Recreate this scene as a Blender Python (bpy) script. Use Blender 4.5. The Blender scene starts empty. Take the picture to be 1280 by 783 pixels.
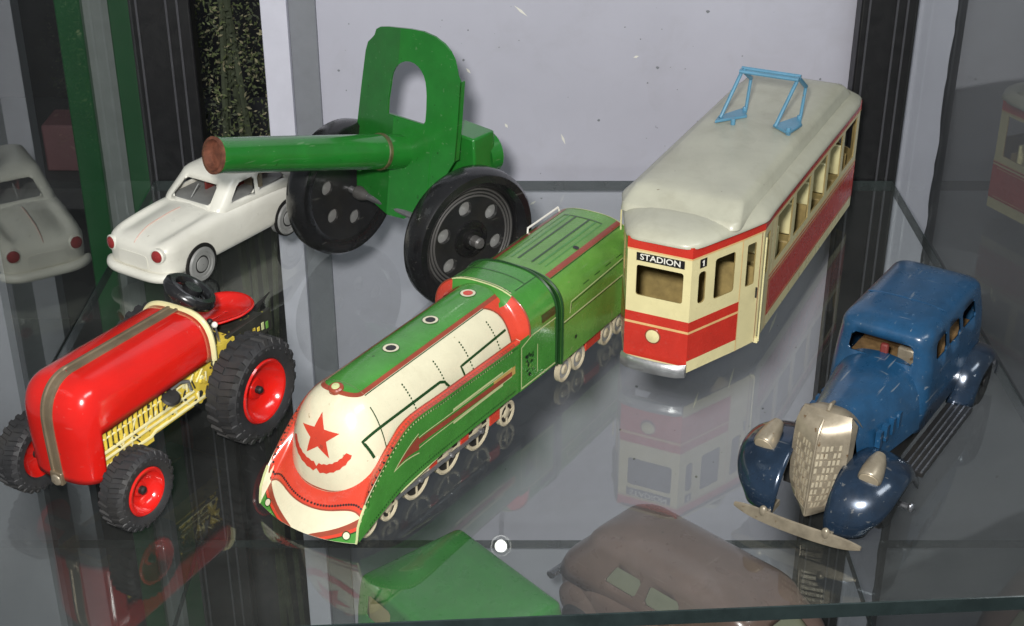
import bpy, bmesh, math, random
from mathutils import Vector, Matrix, geometry, noise
from mathutils.bvhtree import BVHTree
random.seed(7)
S = 0.01                      # everything below is written in centimetres
PI = math.pi
sc = bpy.context.scene
COL = sc.collection
V = Vector

# ------------------------------------------------------------------ materials
def srgb(r, g, b):
    return tuple(((c/255)/12.92 if c/255 <= .04045 else ((c/255+.055)/1.055)**2.4) for c in (r, g, b))

def mat(name, col, rough=.4, metal=0., coat=0., var=.12, scale=60., speck=None, speck_amt=.0, speck_scale=220., bump=0., bump_scale=300., rough_var=.12, spec=.5, scratch=0., grime=0.):
    m = bpy.data.materials.new(name); m.use_nodes = True
    nt = m.node_tree; N = nt.nodes; L = nt.links
    b = N['Principled BSDF']
    b.inputs['Metallic'].default_value = metal
    b.inputs['Coat Weight'].default_value = coat
    b.inputs['Coat Roughness'].default_value = .12
    b.inputs['Specular IOR Level'].default_value = spec
    tc = N.new('ShaderNodeTexCoord')
    n1 = N.new('ShaderNodeTexNoise'); n1.inputs['Scale'].default_value = scale; n1.inputs['Detail'].default_value = 6; n1.inputs['Roughness'].default_value = .65
    L.new(tc.outputs['Object'], n1.inputs['Vector'])
    r = N.new('ShaderNodeValToRGB')
    r.color_ramp.elements[0].position = .3; r.color_ramp.elements[1].position = .7
    lo = [c*(1-var) for c in col]; hi = [min(1, c*(1+var*.7)) for c in col]
    r.color_ramp.elements[0].color = (*lo, 1); r.color_ramp.elements[1].color = (*hi, 1)
    L.new(n1.outputs['Fac'], r.inputs['Fac'])
    out = r.outputs['Color']
    if speck is not None:
        n2 = N.new('ShaderNodeTexNoise'); n2.inputs['Scale'].default_value = speck_scale; n2.inputs['Detail'].default_value = 4; n2.inputs['Roughness'].default_value = .6
        L.new(tc.outputs['Object'], n2.inputs['Vector'])
        r2 = N.new('ShaderNodeValToRGB'); r2.color_ramp.elements[0].position = .72-speck_amt; r2.color_ramp.elements[1].position = .76-speck_amt
        r2.color_ramp.elements[0].color = (0, 0, 0, 1); r2.color_ramp.elements[1].color = (1, 1, 1, 1)
        L.new(n2.outputs['Fac'], r2.inputs['Fac'])
        mx = N.new('ShaderNodeMix'); mx.data_type = 'RGBA'
        L.new(r2.outputs['Color'], mx.inputs[0]); L.new(out, mx.inputs[6]); mx.inputs[7].default_value = (*speck, 1)
        out = mx.outputs[2]
    if grime:
        n5 = N.new('ShaderNodeTexNoise'); n5.inputs['Scale'].default_value = 26; n5.inputs['Detail'].default_value = 8; n5.inputs['Roughness'].default_value = .7; n5.inputs['Distortion'].default_value = .6
        L.new(tc.outputs['Object'], n5.inputs['Vector'])
        r5 = N.new('ShaderNodeMapRange'); r5.inputs[1].default_value = .5; r5.inputs[2].default_value = .78; r5.inputs[3].default_value = 0; r5.inputs[4].default_value = grime
        L.new(n5.outputs['Fac'], r5.inputs[0])
        x5 = N.new('ShaderNodeMix'); x5.data_type = 'RGBA'; L.new(r5.outputs[0], x5.inputs[0]); L.new(out, x5.inputs[6]); x5.inputs[7].default_value = (col[0]*.45+.03, col[1]*.42+.025, col[2]*.36+.015, 1)
        out = x5.outputs[2]
    if scratch:
        for (rot, sc3, pos) in (((.3, .5, .9), (30, 420, 420), .69), ((.8, -.4, 2.1), (420, 40, 420), .71)):
            mp = N.new('ShaderNodeMapping'); mp.inputs['Rotation'].default_value = rot; mp.inputs['Scale'].default_value = sc3
            L.new(tc.outputs['Object'], mp.inputs['Vector'])
            n6 = N.new('ShaderNodeTexNoise'); n6.inputs['Scale'].default_value = 1.; n6.inputs['Detail'].default_value = 2
            L.new(mp.outputs[0], n6.inputs['Vector'])
            r6 = N.new('ShaderNodeMapRange'); r6.inputs[1].default_value = pos; r6.inputs[2].default_value = pos+.04; r6.inputs[4].default_value = scratch
            L.new(n6.outputs['Fac'], r6.inputs[0])
            x6 = N.new('ShaderNodeMix'); x6.data_type = 'RGBA'; L.new(r6.outputs[0], x6.inputs[0]); L.new(out, x6.inputs[6]); x6.inputs[7].default_value = (min(1, col[0]*.6+.22), min(1, col[1]*.6+.21), min(1, col[2]*.6+.18), 1)
            out = x6.outputs[2]
    L.new(out, b.inputs['Base Color'])
    mr = N.new('ShaderNodeMapRange'); mr.inputs[3].default_value = max(.03, rough-rough_var); mr.inputs[4].default_value = rough+rough_var
    n3 = N.new('ShaderNodeTexNoise'); n3.inputs['Scale'].default_value = scale*2.3; n3.inputs['Detail'].default_value = 5
    L.new(tc.outputs['Object'], n3.inputs['Vector']); L.new(n3.outputs['Fac'], mr.inputs[0]); L.new(mr.outputs[0], b.inputs['Roughness'])
    if bump:
        bp = N.new('ShaderNodeBump'); bp.inputs['Strength'].default_value = bump; bp.inputs['Distance'].default_value = .001
        n4 = N.new('ShaderNodeTexNoise'); n4.inputs['Scale'].default_value = bump_scale; n4.inputs['Detail'].default_value = 4
        L.new(tc.outputs['Object'], n4.inputs['Vector']); L.new(n4.outputs['Fac'], bp.inputs['Height']); L.new(bp.outputs['Normal'], b.inputs['Normal'])
    return m

RUST = (.12, .05, .025)
M = {}
M['tram_cream'] = mat('tram_cream', (.74, .66, .36), .3, coat=.4, var=.08, speck=(.45, .36, .17), speck_amt=.02, scratch=0.12, grime=0.30)
M['tram_red'] = mat('tram_red', (.56, .035, .022), .28, coat=.5, var=.12, speck=(.30, .05, .03), speck_amt=.04, scratch=0.12, grime=0.25)
M['tram_line'] = mat('tram_line', (.74, .46, .2), .35, coat=.3)
M['tram_roof'] = mat('tram_roof', (.46, .455, .36), .38, coat=.15, var=.1, scale=40, speck=(.16, .13, .09), speck_amt=.0, speck_scale=260, scratch=0.30, grime=0.45)
M['tram_inside'] = mat('tram_inside', (.3, .22, .08), .6, var=.35, scale=90)
M['ink'] = mat('black_ink', (.012, .011, .012), .35, coat=.3)
M['white_ink'] = mat('white_ink', (.8, .78, .7), .4)
M['silver'] = mat('dull_silver', (.52, .52, .53), .32, metal=.85, var=.2, bump=.15)
M['panto_blue'] = mat('pantograph_blue', (.10, .27, .40), .4, coat=.3, var=.2, speck=(.2, .16, .1), speck_amt=.05)
M['l_cream'] = mat('litho_cream', (.68, .64, .46), .27, coat=.5, var=.07, speck=(.42, .36, .22), speck_amt=.03, scratch=0.10, grime=0.35)
M['l_green'] = mat('litho_green', (.055, .235, .035), .27, coat=.5, var=.18, speck=(.03, .10, .02), speck_amt=.03, scratch=0.20, grime=0.30)
M['l_green2'] = mat('litho_green_light', (.12, .30, .05), .28, coat=.5, var=.22, scale=45, speck=(.22, .30, .10), speck_amt=.04, scratch=0.25, grime=0.35)
M['l_dark'] = mat('litho_dark_green', (.012, .05, .012), .3, coat=.4)
M['l_red'] = mat('litho_red', (.58, .055, .028), .27, coat=.5, var=.12, speck=(.35, .05, .03), speck_amt=.03, scratch=0.20, grime=0.25)
M['l_brick'] = mat('litho_brick', (.28, .055, .03), .3, coat=.4, var=.2)
M['l_pale'] = mat('litho_pale_line', (.52, .56, .28), .3, coat=.3)
M['l_gold'] = mat('litho_gold', (.50, .32, .09), .3, coat=.3)
M['wheel_cream'] = mat('wheel_cream', (.46, .40, .28), .35, coat=.2)
M['under'] = mat('underframe_black', (.014, .013, .012), .5, var=.3)
M['c_green'] = mat('cannon_green', (.016, .17, .022), .22, coat=.6, var=.14, speck=(.012, .09, .012), speck_amt=.03, scratch=0.25, grime=0.30)
M['c_hub'] = mat('hub_plate_grey', (.33, .33, .32), .4, metal=.3, grime=.4)
M['c_seam'] = mat('cannon_seam', (.09, .085, .03), .5, var=.5, scale=250)
M['rubber'] = mat('gloss_black', (.012, .012, .013), .25, coat=.35, var=.3, scratch=0.12, grime=0.30)
M['rubber2'] = mat('wheel_disc_black', (.018, .018, .019), .38, coat=.2, var=.3, scratch=0.20, grime=0.40)
M['wire_grey'] = mat('worn_ring', (.12, .115, .11), .4, metal=.3)
M['rusty'] = mat('rusty_bore', (.16, .055, .03), .8, var=.5, scale=250, bump=.4)
M['t_red'] = mat('tractor_red', (.60, .012, .008), .18, coat=.7, var=.08, speck=(.42, .012, .008), speck_amt=.02, scratch=0.12, grime=0.20)
M['t_stripe'] = mat('tractor_stripe', (.22, .17, .11), .35, metal=.4, var=.3)
M['t_yellow'] = mat('engine_yellow', (.72, .54, .07), .35, coat=.3, var=.25, scale=150, speck=(.12, .09, .02), speck_amt=.1)
M['t_pale'] = mat('engine_pale', (.72, .66, .36), .35, coat=.3)
M['t_tyre'] = mat('tractor_tyre', (.028, .028, .03), .6, var=.3, bump=.3, spec=.4, scratch=0.00, grime=0.50)
M['t_dark'] = mat('tractor_dark', (.03, .03, .025), .5, var=.4, scale=200, speck=(.22, .2, .03), speck_amt=.09)
M['white_pl'] = mat('white_plastic', (.80, .78, .69), .32, coat=.25, var=.05, scale=50, speck=(.5, .45, .36), speck_amt=.0, scratch=0.00, grime=0.28)
M['white_seam'] = mat('seam_stain', (.62, .42, .36), .4)
M['lamp_red'] = mat('lamp_red', (.32, .03, .03), .25, coat=.5)
M['win_red'] = mat('car_interior_red', (.16, .025, .02), .6)
M['grey_pl'] = mat('grey_wheel', (.27, .27, .26), .4, var=.2)
M['b_blue'] = mat('limousine_blue', (.012, .060, .135), .3, coat=.35, var=.25, scale=90, speck=(.08, .15, .24), speck_amt=.055, speck_scale=300, scratch=0.55, grime=0.40)
M['b_dark'] = mat('limousine_fender', (.016, .032, .06), .2, metal=.35, coat=.7, var=.4, scale=80, speck=(.12, .14, .16), speck_amt=.05, speck_scale=330, scratch=0.45, grime=0.40)
M['b_tan'] = mat('tarnished_brass', (.31, .265, .195), .36, metal=.4, var=.3, scale=120, speck=(.16, .1, .05), speck_amt=.06, scratch=0.25, grime=0.50)
M['b_bright'] = mat('bright_fins', (.50, .44, .32), .3, metal=.3)
M['b_lens'] = mat('dull_lens', (.42, .35, .24), .4, metal=.2)
M['b_chrome'] = mat('worn_chrome', (.42, .43, .46), .25, metal=.9, var=.4, scale=150)
M['b_in'] = mat('limousine_inside', (.20, .12, .05), .6, var=.6, scale=120)
M['br_brown'] = mat('brown_paint', (.19, .125, .10), .3, coat=.4, var=.16, scale=40, speck=(.11, .07, .05), speck_amt=.03, scratch=0.25, grime=0.40)
M['br_win'] = mat('grey_green_window', (.25, .26, .18), .35, coat=.3)
M['low_green'] = mat('lower_green', (.03, .25, .03), .3, coat=.4, var=.15, scratch=0.20, grime=0.30)
M['low_win'] = mat('lower_window', (.48, .42, .2), .35)
M['lavender'] = mat('wall_lavender', (.465, .465, .535), .55, var=.06, scale=9, speck=(.13, .12, .16), speck_amt=-.03, speck_scale=110, rough_var=.05, grime=.16)
M['post_white'] = mat('post_white', (.60, .60, .68), .5, var=.05)
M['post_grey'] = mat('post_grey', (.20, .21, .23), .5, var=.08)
M['post_black'] = mat('post_black', (.006, .006, .007), .45, var=.3)
M['post_edge'] = mat('post_edge', (.10, .10, .11), .35, metal=.5)
M['out_green'] = mat('frame_green', (.015, .12, .035), .35, coat=.3, var=.2, scale=15)
M['out_pale'] = mat('frame_pale', (.30, .33, .32), .5, var=.1)
M['out_grey'] = mat('room_grey', (.42, .42, .46), .6, var=.12, scale=6)
M['out_dark'] = mat('room_dark', (.05, .05, .055), .8, var=.4, scale=6)
M['out_right'] = mat('room_right', (.11, .11, .12), .8, var=.15, scale=5)
M['leaf_a'] = mat('leaf_green', (.12, .15, .06), .6, var=.4)
M['leaf_b'] = mat('leaf_olive', (.30, .28, .17), .6, var=.4)
M['leaf_c'] = mat('leaf_dark', (.07, .085, .05), .6, var=.4)
M['pink'] = mat('box_pink', (.20, .10, .11), .5)
M['base_dark'] = mat('base_dark', (.03, .03, .033), .4, var=.3)

def glass(name, tint, dust=.02, edge=False):
    m = bpy.data.materials.new(name); m.use_nodes = True
    nt = m.node_tree; N = nt.nodes; L = nt.links
    N.remove(N['Principled BSDF']); out = N['Material Output']
    g = N.new('ShaderNodeNewGeometry')
    mp = N.new('ShaderNodeMapRange'); mp.inputs[3].default_value = 1.62; mp.inputs[4].default_value = 1.0
    L.new(g.outputs['Backfacing'], mp.inputs[0])       # the thin far face adds next to nothing
    fr = N.new('ShaderNodeFresnel'); L.new(mp.outputs[0], fr.inputs['IOR'])
    tr = N.new('ShaderNodeBsdfTransparent'); tr.inputs['Color'].default_value = (*tint, 1)
    gl = N.new('ShaderNodeBsdfGlossy'); gl.inputs['Roughness'].default_value = .012; gl.inputs['Color'].default_value = (.95, 1, .97, 1)
    mx = N.new('ShaderNodeMixShader'); L.new(fr.outputs[0], mx.inputs[0]); L.new(tr.outputs[0], mx.inputs[1]); L.new(gl.outputs[0], mx.inputs[2])
    df = N.new('ShaderNodeBsdfDiffuse'); df.inputs['Color'].default_value = (.45, .46, .44, 1)
    tc = N.new('ShaderNodeTexCoord'); n = N.new('ShaderNodeTexNoise'); n.inputs['Scale'].default_value = 14; n.inputs['Detail'].default_value = 9; n.inputs['Roughness'].default_value = .75
    L.new(tc.outputs['Object'], n.inputs['Vector'])
    r = N.new('ShaderNodeMapRange'); r.inputs[1].default_value = .3; r.inputs[2].default_value = .75; r.inputs[3].default_value = dust*.15; r.inputs[4].default_value = dust*2.3
    L.new(n.outputs['Fac'], r.inputs[0])
    m2 = N.new('ShaderNodeMixShader'); L.new(r.outputs[0], m2.inputs[0]); L.new(mx.outputs[0], m2.inputs[1]); L.new(df.outputs[0], m2.inputs[2])
    L.new(m2.outputs[0], out.inputs['Surface'])
    return m
M['glass'] = glass('shelf_glass', (.975, .985, .978), .015)
M['pane'] = glass('pane_glass', (.975, .985, .98), .012)
M['glass_edge'] = mat('glass_edge_green', (.020, .030, .030), .15, coat=.5, var=.3)
def emit(name, col, st):
    m = bpy.data.materials.new(name); m.use_nodes = True; b = m.node_tree.nodes['Principled BSDF']
    b.inputs['Base Color'].default_value = (*col, 1); b.inputs['Emission Color'].default_value = (*col, 1); b.inputs['Emission Strength'].default_value = st
    return m
M['bulb'] = emit('lamp_bulb', (1, .98, .94), 14)

# ------------------------------------------------------------------ mesh helper
class MB:
    def __init__(s): s.v = []; s.f = []; s.m = []; s.mats = []; s.X = Matrix()
    def mi(s, m):
        m = M[m] if isinstance(m, str) else m
        if m not in s.mats: s.mats.append(m)
        return s.mats.index(m)
    def add(s, verts, faces, m):
        k = len(s.v); i = s.mi(m)
        s.v += [s.X @ V(p) for p in verts]
        for f in faces: s.f.append([k+q for q in f]); s.m.append(i)
        return s
    def box(s, lo, hi, m):
        a, b = lo, hi
        vs = [(x, y, z) for x in (a[0], b[0]) for y in (a[1], b[1]) for z in (a[2], b[2])]
        return s.add(vs, [(0, 1, 3, 2), (4, 6, 7, 5), (0, 4, 5, 1), (2, 3, 7, 6), (0, 2, 6, 4), (1, 5, 7, 3)], m)
    def loft(s, rings, m, closed=True, cap0=True, cap1=True):
        n = len(rings[0]); vs = [p for r in rings for p in r]; fs = []
        for i in range(len(rings)-1):
            for j in range(n if closed else n-1):
                k = (j+1) % n; fs.append((i*n+j, i*n+k, (i+1)*n+k, (i+1)*n+j))
        if closed and cap0: fs.append(tuple(reversed(range(n))))
        if closed and cap1: fs.append(tuple((len(rings)-1)*n+j for j in range(n)))
        return s.add(vs, fs, m)
    def cyl(s, p0, p1, r0, r1=None, n=20, m=None, cap=True):
        r1 = r0 if r1 is None else r1
        p0, p1 = V(p0), V(p1); d = (p1-p0).normalized(); a = d.orthogonal().normalized(); b = d.cross(a)
        R = [[p+(a*math.cos(2*PI*k/n)+b*math.sin(2*PI*k/n))*r for k in range(n)] for p, r in ((p0, r0), (p1, r1))]
        return s.loft(R, m, True, cap, cap)
    def tube(s, pts, r, m, n=8, closed=False):
        pts = [V(p) for p in pts]; rings = []; N = len(pts)
        T = []
        for i in range(N):
            if closed: t = pts[(i+1) % N]-pts[i-1]
            else: t = pts[min(i+1, N-1)]-pts[max(i-1, 0)]
            T.append(t.normalized())
        a = T[0].orthogonal().normalized()
        for i in range(N):
            a = (a-T[i]*a.dot(T[i])).normalized(); b = T[i].cross(a)
            rr = r[i] if isinstance(r, (list, tuple)) else r
            rings.append([pts[i]+(a*math.cos(2*PI*k/n)+b*math.sin(2*PI*k/n))*rr for k in range(n)])
        if closed: rings.append(rings[0])
        return s.loft(rings, m, True, not closed, not closed)
    def lathe(s, c, axis, prof, m, n=40, cap=False):
        c = V(c); d = V(axis).normalized(); a = d.orthogonal().normalized(); b = d.cross(a)
        R = [[c+d*h+(a*math.cos(2*PI*k/n)+b*math.sin(2*PI*k/n))*r for k in range(n)] for r, h in prof]
        return s.loft(R, m, True, cap, cap)
    def grid(s, fn, us, vs, m, skip=None):
        n = len(vs); P = [fn(u, v) for u in us for v in vs]; fs = []
        for i in range(len(us)-1):
            for j in range(n-1):
                if skip and skip(us[i], us[i+1], vs[j], vs[j+1]): continue
                fs.append((i*n+j, (i+1)*n+j, (i+1)*n+j+1, i*n+j+1))
        return s.add(P, fs, m)
    def plate(s, outer, holes, fn, th, m, mside=None, lines=()):
        """flat outline with holes; fn(a,b,h) places it, h = 0 back .. th front"""
        mside = mside or m
        pts = [V(p) for p in outer]; loops = [list(range(len(outer)))]
        for h in holes:
            k = len(pts); pts += [V(p) for p in h]; loops.append(list(range(k, k+len(h))))
        ed = [(l[i], l[(i+1) % len(l)]) for l in loops for i in range(len(l))]
        for p, q in lines: ed.append((len(pts), len(pts)+1)); pts += [V(p), V(q)]
        vo, _, fo, *_ = geometry.delaunay_2d_cdt([V((p[0], p[1])) for p in pts], ed, [], 0, 1e-6)
        def inside(p, poly):
            c = False; j = len(poly)-1
            for i in range(len(poly)):
                a, b = poly[i], poly[j]
                if (a[1] > p[1]) != (b[1] > p[1]) and p[0] < (b[0]-a[0])*(p[1]-a[1])/(b[1]-a[1])+a[0]: c = not c
                j = i
            return c
        F = []
        for f in fo:
            c = sum((vo[i] for i in f), V((0, 0)))/len(f)
            if inside(c, outer) and not any(inside(c, h) for h in holes): F.append(tuple(f))
        s.add([fn(p[0], p[1], th) for p in vo], F, m)
        s.add([fn(p[0], p[1], 0) for p in vo], [tuple(reversed(f)) for f in F], mside)
        for poly in [outer]+list(holes):
            n = len(poly)
            vs = [fn(p[0], p[1], 0) for p in poly]+[fn(p[0], p[1], th) for p in poly]
            s.add(vs, [(i, (i+1) % n, n+(i+1) % n, n+i) for i in range(n)], mside)
        return s
    def text(s, body, size, fn, m, lift=.015, squeeze=1.):
        cu = bpy.data.curves.new('txt', 'FONT'); cu.body = body; cu.size = size; cu.align_x = 'CENTER'; cu.align_y = 'CENTER'
        cu.resolution_u = 3; cu.offset = size*.016
        o = bpy.data.objects.new('txt', cu); COL.objects.link(o); bpy.context.view_layer.update()
        me = bpy.data.meshes.new_from_object(o.evaluated_get(bpy.context.evaluated_depsgraph_get()))
        s.add([fn(v.co.x*squeeze, v.co.y, lift) for v in me.vertices], [tuple(p.vertices) for p in me.polygons], m)
        bpy.data.objects.remove(o); bpy.data.curves.remove(cu); bpy.data.meshes.remove(me)
        return s
    def ball(s, c, r, m, n=16, k=10):
        c = V(c); r = V((r, r, r)) if not hasattr(r, '__len__') else V(r)
        R = []
        for i in range(k+1):
            t = -PI/2+PI*i/k; t = max(-PI/2+.01, min(PI/2-.01, t))
            R.append([c+V((r.x*math.cos(t)*math.cos(2*PI*j/n), r.y*math.cos(t)*math.sin(2*PI*j/n), r.z*math.sin(t))) for j in range(n)])
        return s.loft(R, m)
    def bvh(s): return BVHTree.FromPolygons(s.v, s.f)
    def build(s, name, parent=None, sharp=32, bevel=0, solid=0, label=None, recalc=True, weld=0):
        me = bpy.data.meshes.new(name)
        me.from_pydata([tuple(p*S) for p in s.v], [], s.f)
        for m in s.mats: me.materials.append(m)
        for p, i in zip(me.polygons, s.m): p.material_index = i
        if recalc or weld:
            bm = bmesh.new(); bm.from_mesh(me)
            if weld: bmesh.ops.remove_doubles(bm, verts=bm.verts, dist=weld*S)
            if recalc: bmesh.ops.recalc_face_normals(bm, faces=bm.faces)
            bm.to_mesh(me); bm.free()
        for p in me.polygons: p.use_smooth = True
        me.set_sharp_from_angle(angle=math.radians(sharp)); me.update()
        o = bpy.data.objects.new(name, me); COL.objects.link(o)
        if parent: o.parent = parent
        if label: o['label'] = label
        if solid:
            md = o.modifiers.new('solid', 'SOLIDIFY'); md.thickness = solid*S; md.offset = -1
        if bevel:
            md = o.modifiers.new('bevel', 'BEVEL'); md.width = bevel*S; md.segments = 2; md.limit_method = 'ANGLE'; md.angle_limit = math.radians(40)
        return o

def thing(name, label, cat, loc=(0, 0, 0), phi=None, group=None):
    o = bpy.data.objects.new(name, None); COL.objects.link(o); o.empty_display_size = .02
    o.location = V(loc)*S
    if phi is not None: o.rotation_euler = (0, 0, -math.radians(90+phi))
    o['label'] = label; o['category'] = cat
    if group: o['group'] = group
    return o
def tag(o, label, cat, group=None):
    o['label'] = label; o['category'] = cat
    if group: o['group'] = group
    return o
def lerp(a, b, t): return a+(b-a)*t
def interp(xs, ys, x):
    if x <= xs[0]: return ys[0]
    for i in range(len(xs)-1):
        if x <= xs[i+1]:
            t = (x-xs[i])/(xs[i+1]-xs[i]); t = t*t*(3-2*t) if False else t
            return lerp(ys[i], ys[i+1], t)
    return ys[-1]
def smooth_interp(xs, ys, x):
    if x <= xs[0]: return ys[0]
    for i in range(len(xs)-1):
        if x <= xs[i+1]:
            t = (x-xs[i])/(xs[i+1]-xs[i])
            def tan(k):
                if k == 0 or k == len(xs)-1: return 0 if len(xs) > 2 and False else (ys[min(k+1, len(xs)-1)]-ys[max(k-1, 0)])/(xs[min(k+1, len(xs)-1)]-xs[max(k-1, 0)])
                return (ys[k+1]-ys[k-1])/(xs[k+1]-xs[k-1])
            h = xs[i+1]-xs[i]; m0, m1 = tan(i)*h, tan(i+1)*h
            return (2*t**3-3*t*t+1)*ys[i]+(t**3-2*t*t+t)*m0+(-2*t**3+3*t*t)*ys[i+1]+(t**3-t*t)*m1
    return ys[-1]
def lin(a, b, n): return [a+(b-a)*i/n for i in range(n+1)]
def rrect(x0, y0, x1, y1, r=.12, n=3):
    P = []
    for cx, cy, a in ((x1-r, y1-r, 0), (x0+r, y1-r, PI/2), (x0+r, y0+r, PI), (x1-r, y0+r, 1.5*PI)):
        for k in range(n+1): t = a+PI/2*k/n; P.append((cx+r*math.cos(t), cy+r*math.sin(t)))
    return P
def sgn_pow(w, e): return math.copysign(abs(w)**e, w)
def super_ring(x, hw, z0, z1, p=4, n=36, yc=0):
    zc, hz = (z0+z1)/2, (z1-z0)/2
    return [V((x, yc+hw*sgn_pow(math.cos(2*PI*k/n), 2/p), zc+hz*sgn_pow(math.sin(2*PI*k/n), 2/p))) for k in range(n)]

class Surf:
    """parametric skin: pos(a,b) in cm; decals follow it as ribbons, patches and dots"""
    def __init__(s, pos, out): s.pos = pos; s.out = out
    def nrm(s, a, b):
        e = 1e-3; d = (s.pos(a+e, b)-s.pos(a-e, b)).cross(s.pos(a, b+e)-s.pos(a, b-e))
        if d.length < 1e-12: return V((0, 0, 1))
        d.normalize()
        return d if d.dot(s.pos(a, b)-V(s.out(a, b))) > 0 else -d
    def at(s, a, b, h=.012): return s.pos(a, b)+s.nrm(a, b)*h
    def patch(s, mb, a0, a1, lo, hi, m, na=24, nb=8, h=.012):
        lo_ = lo if callable(lo) else (lambda a: lo); hi_ = hi if callable(hi) else (lambda a: hi)
        mb.grid(lambda a, t: s.at(a, lerp(lo_(a), hi_(a), t), h), lin(a0, a1, na), lin(0, 1, nb), m)
    def ribbon(s, mb, pts, w, m, h=.02, step=.15, dash=None):
        P = []
        for (a, b), (c, d) in zip(pts, pts[1:]):
            L = (s.pos(c, d)-s.pos(a, b)).length; n = max(1, int(L/step))
            P += [(lerp(a, c, i/n), lerp(b, d, i/n)) for i in range(n)]
        P.append(pts[-1])
        C = [s.at(a, b, h) for a, b in P]; NN = [s.nrm(a, b) for a, b in P]
        lft, rgt = [], []
        for i in range(len(C)):
            t = (C[min(i+1, len(C)-1)]-C[max(i-1, 0)]).normalized(); sd = NN[i].cross(t).normalized()*w/2
            lft.append(C[i]+sd); rgt.append(C[i]-sd)
        n = len(C); fs = [(i, i+1, n+i+1, n+i) for i in range(n-1) if not dash or (i // dash) % 2 == 0]
        mb.add(lft+rgt, fs, m)
    def dot(s, mb, a, b, r, m, h=.025, n=12, ring=0):
        c = s.at(a, b, h); N = s.nrm(a, b); u = N.orthogonal().normalized(); v = N.cross(u)
        if ring:
            P = [c+(u*math.cos(2*PI*k/n)+v*math.sin(2*PI*k/n))*q for q in (ring, r) for k in range(n)]
            mb.add(P, [(k, (k+1) % n, n+(k+1) % n, n+k) for k in range(n)], m)
        else: mb.add([c+(u*math.cos(2*PI*k/n)+v*math.sin(2*PI*k/n))*r for k in range(n)], [tuple(range(n))], m)

def project_poly(mb, bvh, tris, d, m, h=.02, sub=5):
    """flat triangles thrown onto a finished skin along d"""
    d = V(d).normalized()
    for A, B, C in tris:
        A, B, C = V(A), V(B), V(C); idx = {}; P = []
        ok = True
        for i in range(sub+1):
            for j in range(sub+1-i):
                p = A+(B-A)*(i/sub)+(C-A)*(j/sub); hit, nn, *_ = bvh.ray_cast(p-d*6, d)
                if hit is None: ok = False; hit, nn = p, -d
                if nn.dot(d) > 0: nn = -nn
                idx[i, j] = len(P); P.append(hit+nn*h)
        F = []
        for i in range(sub):
            for j in range(sub-i):
                F.append((idx[i, j], idx[i+1, j], idx[i, j+1]))
                if i+j < sub-1: F.append((idx[i+1, j], idx[i+1, j+1], idx[i, j+1]))
        if ok: mb.add(P, F, m)

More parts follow.
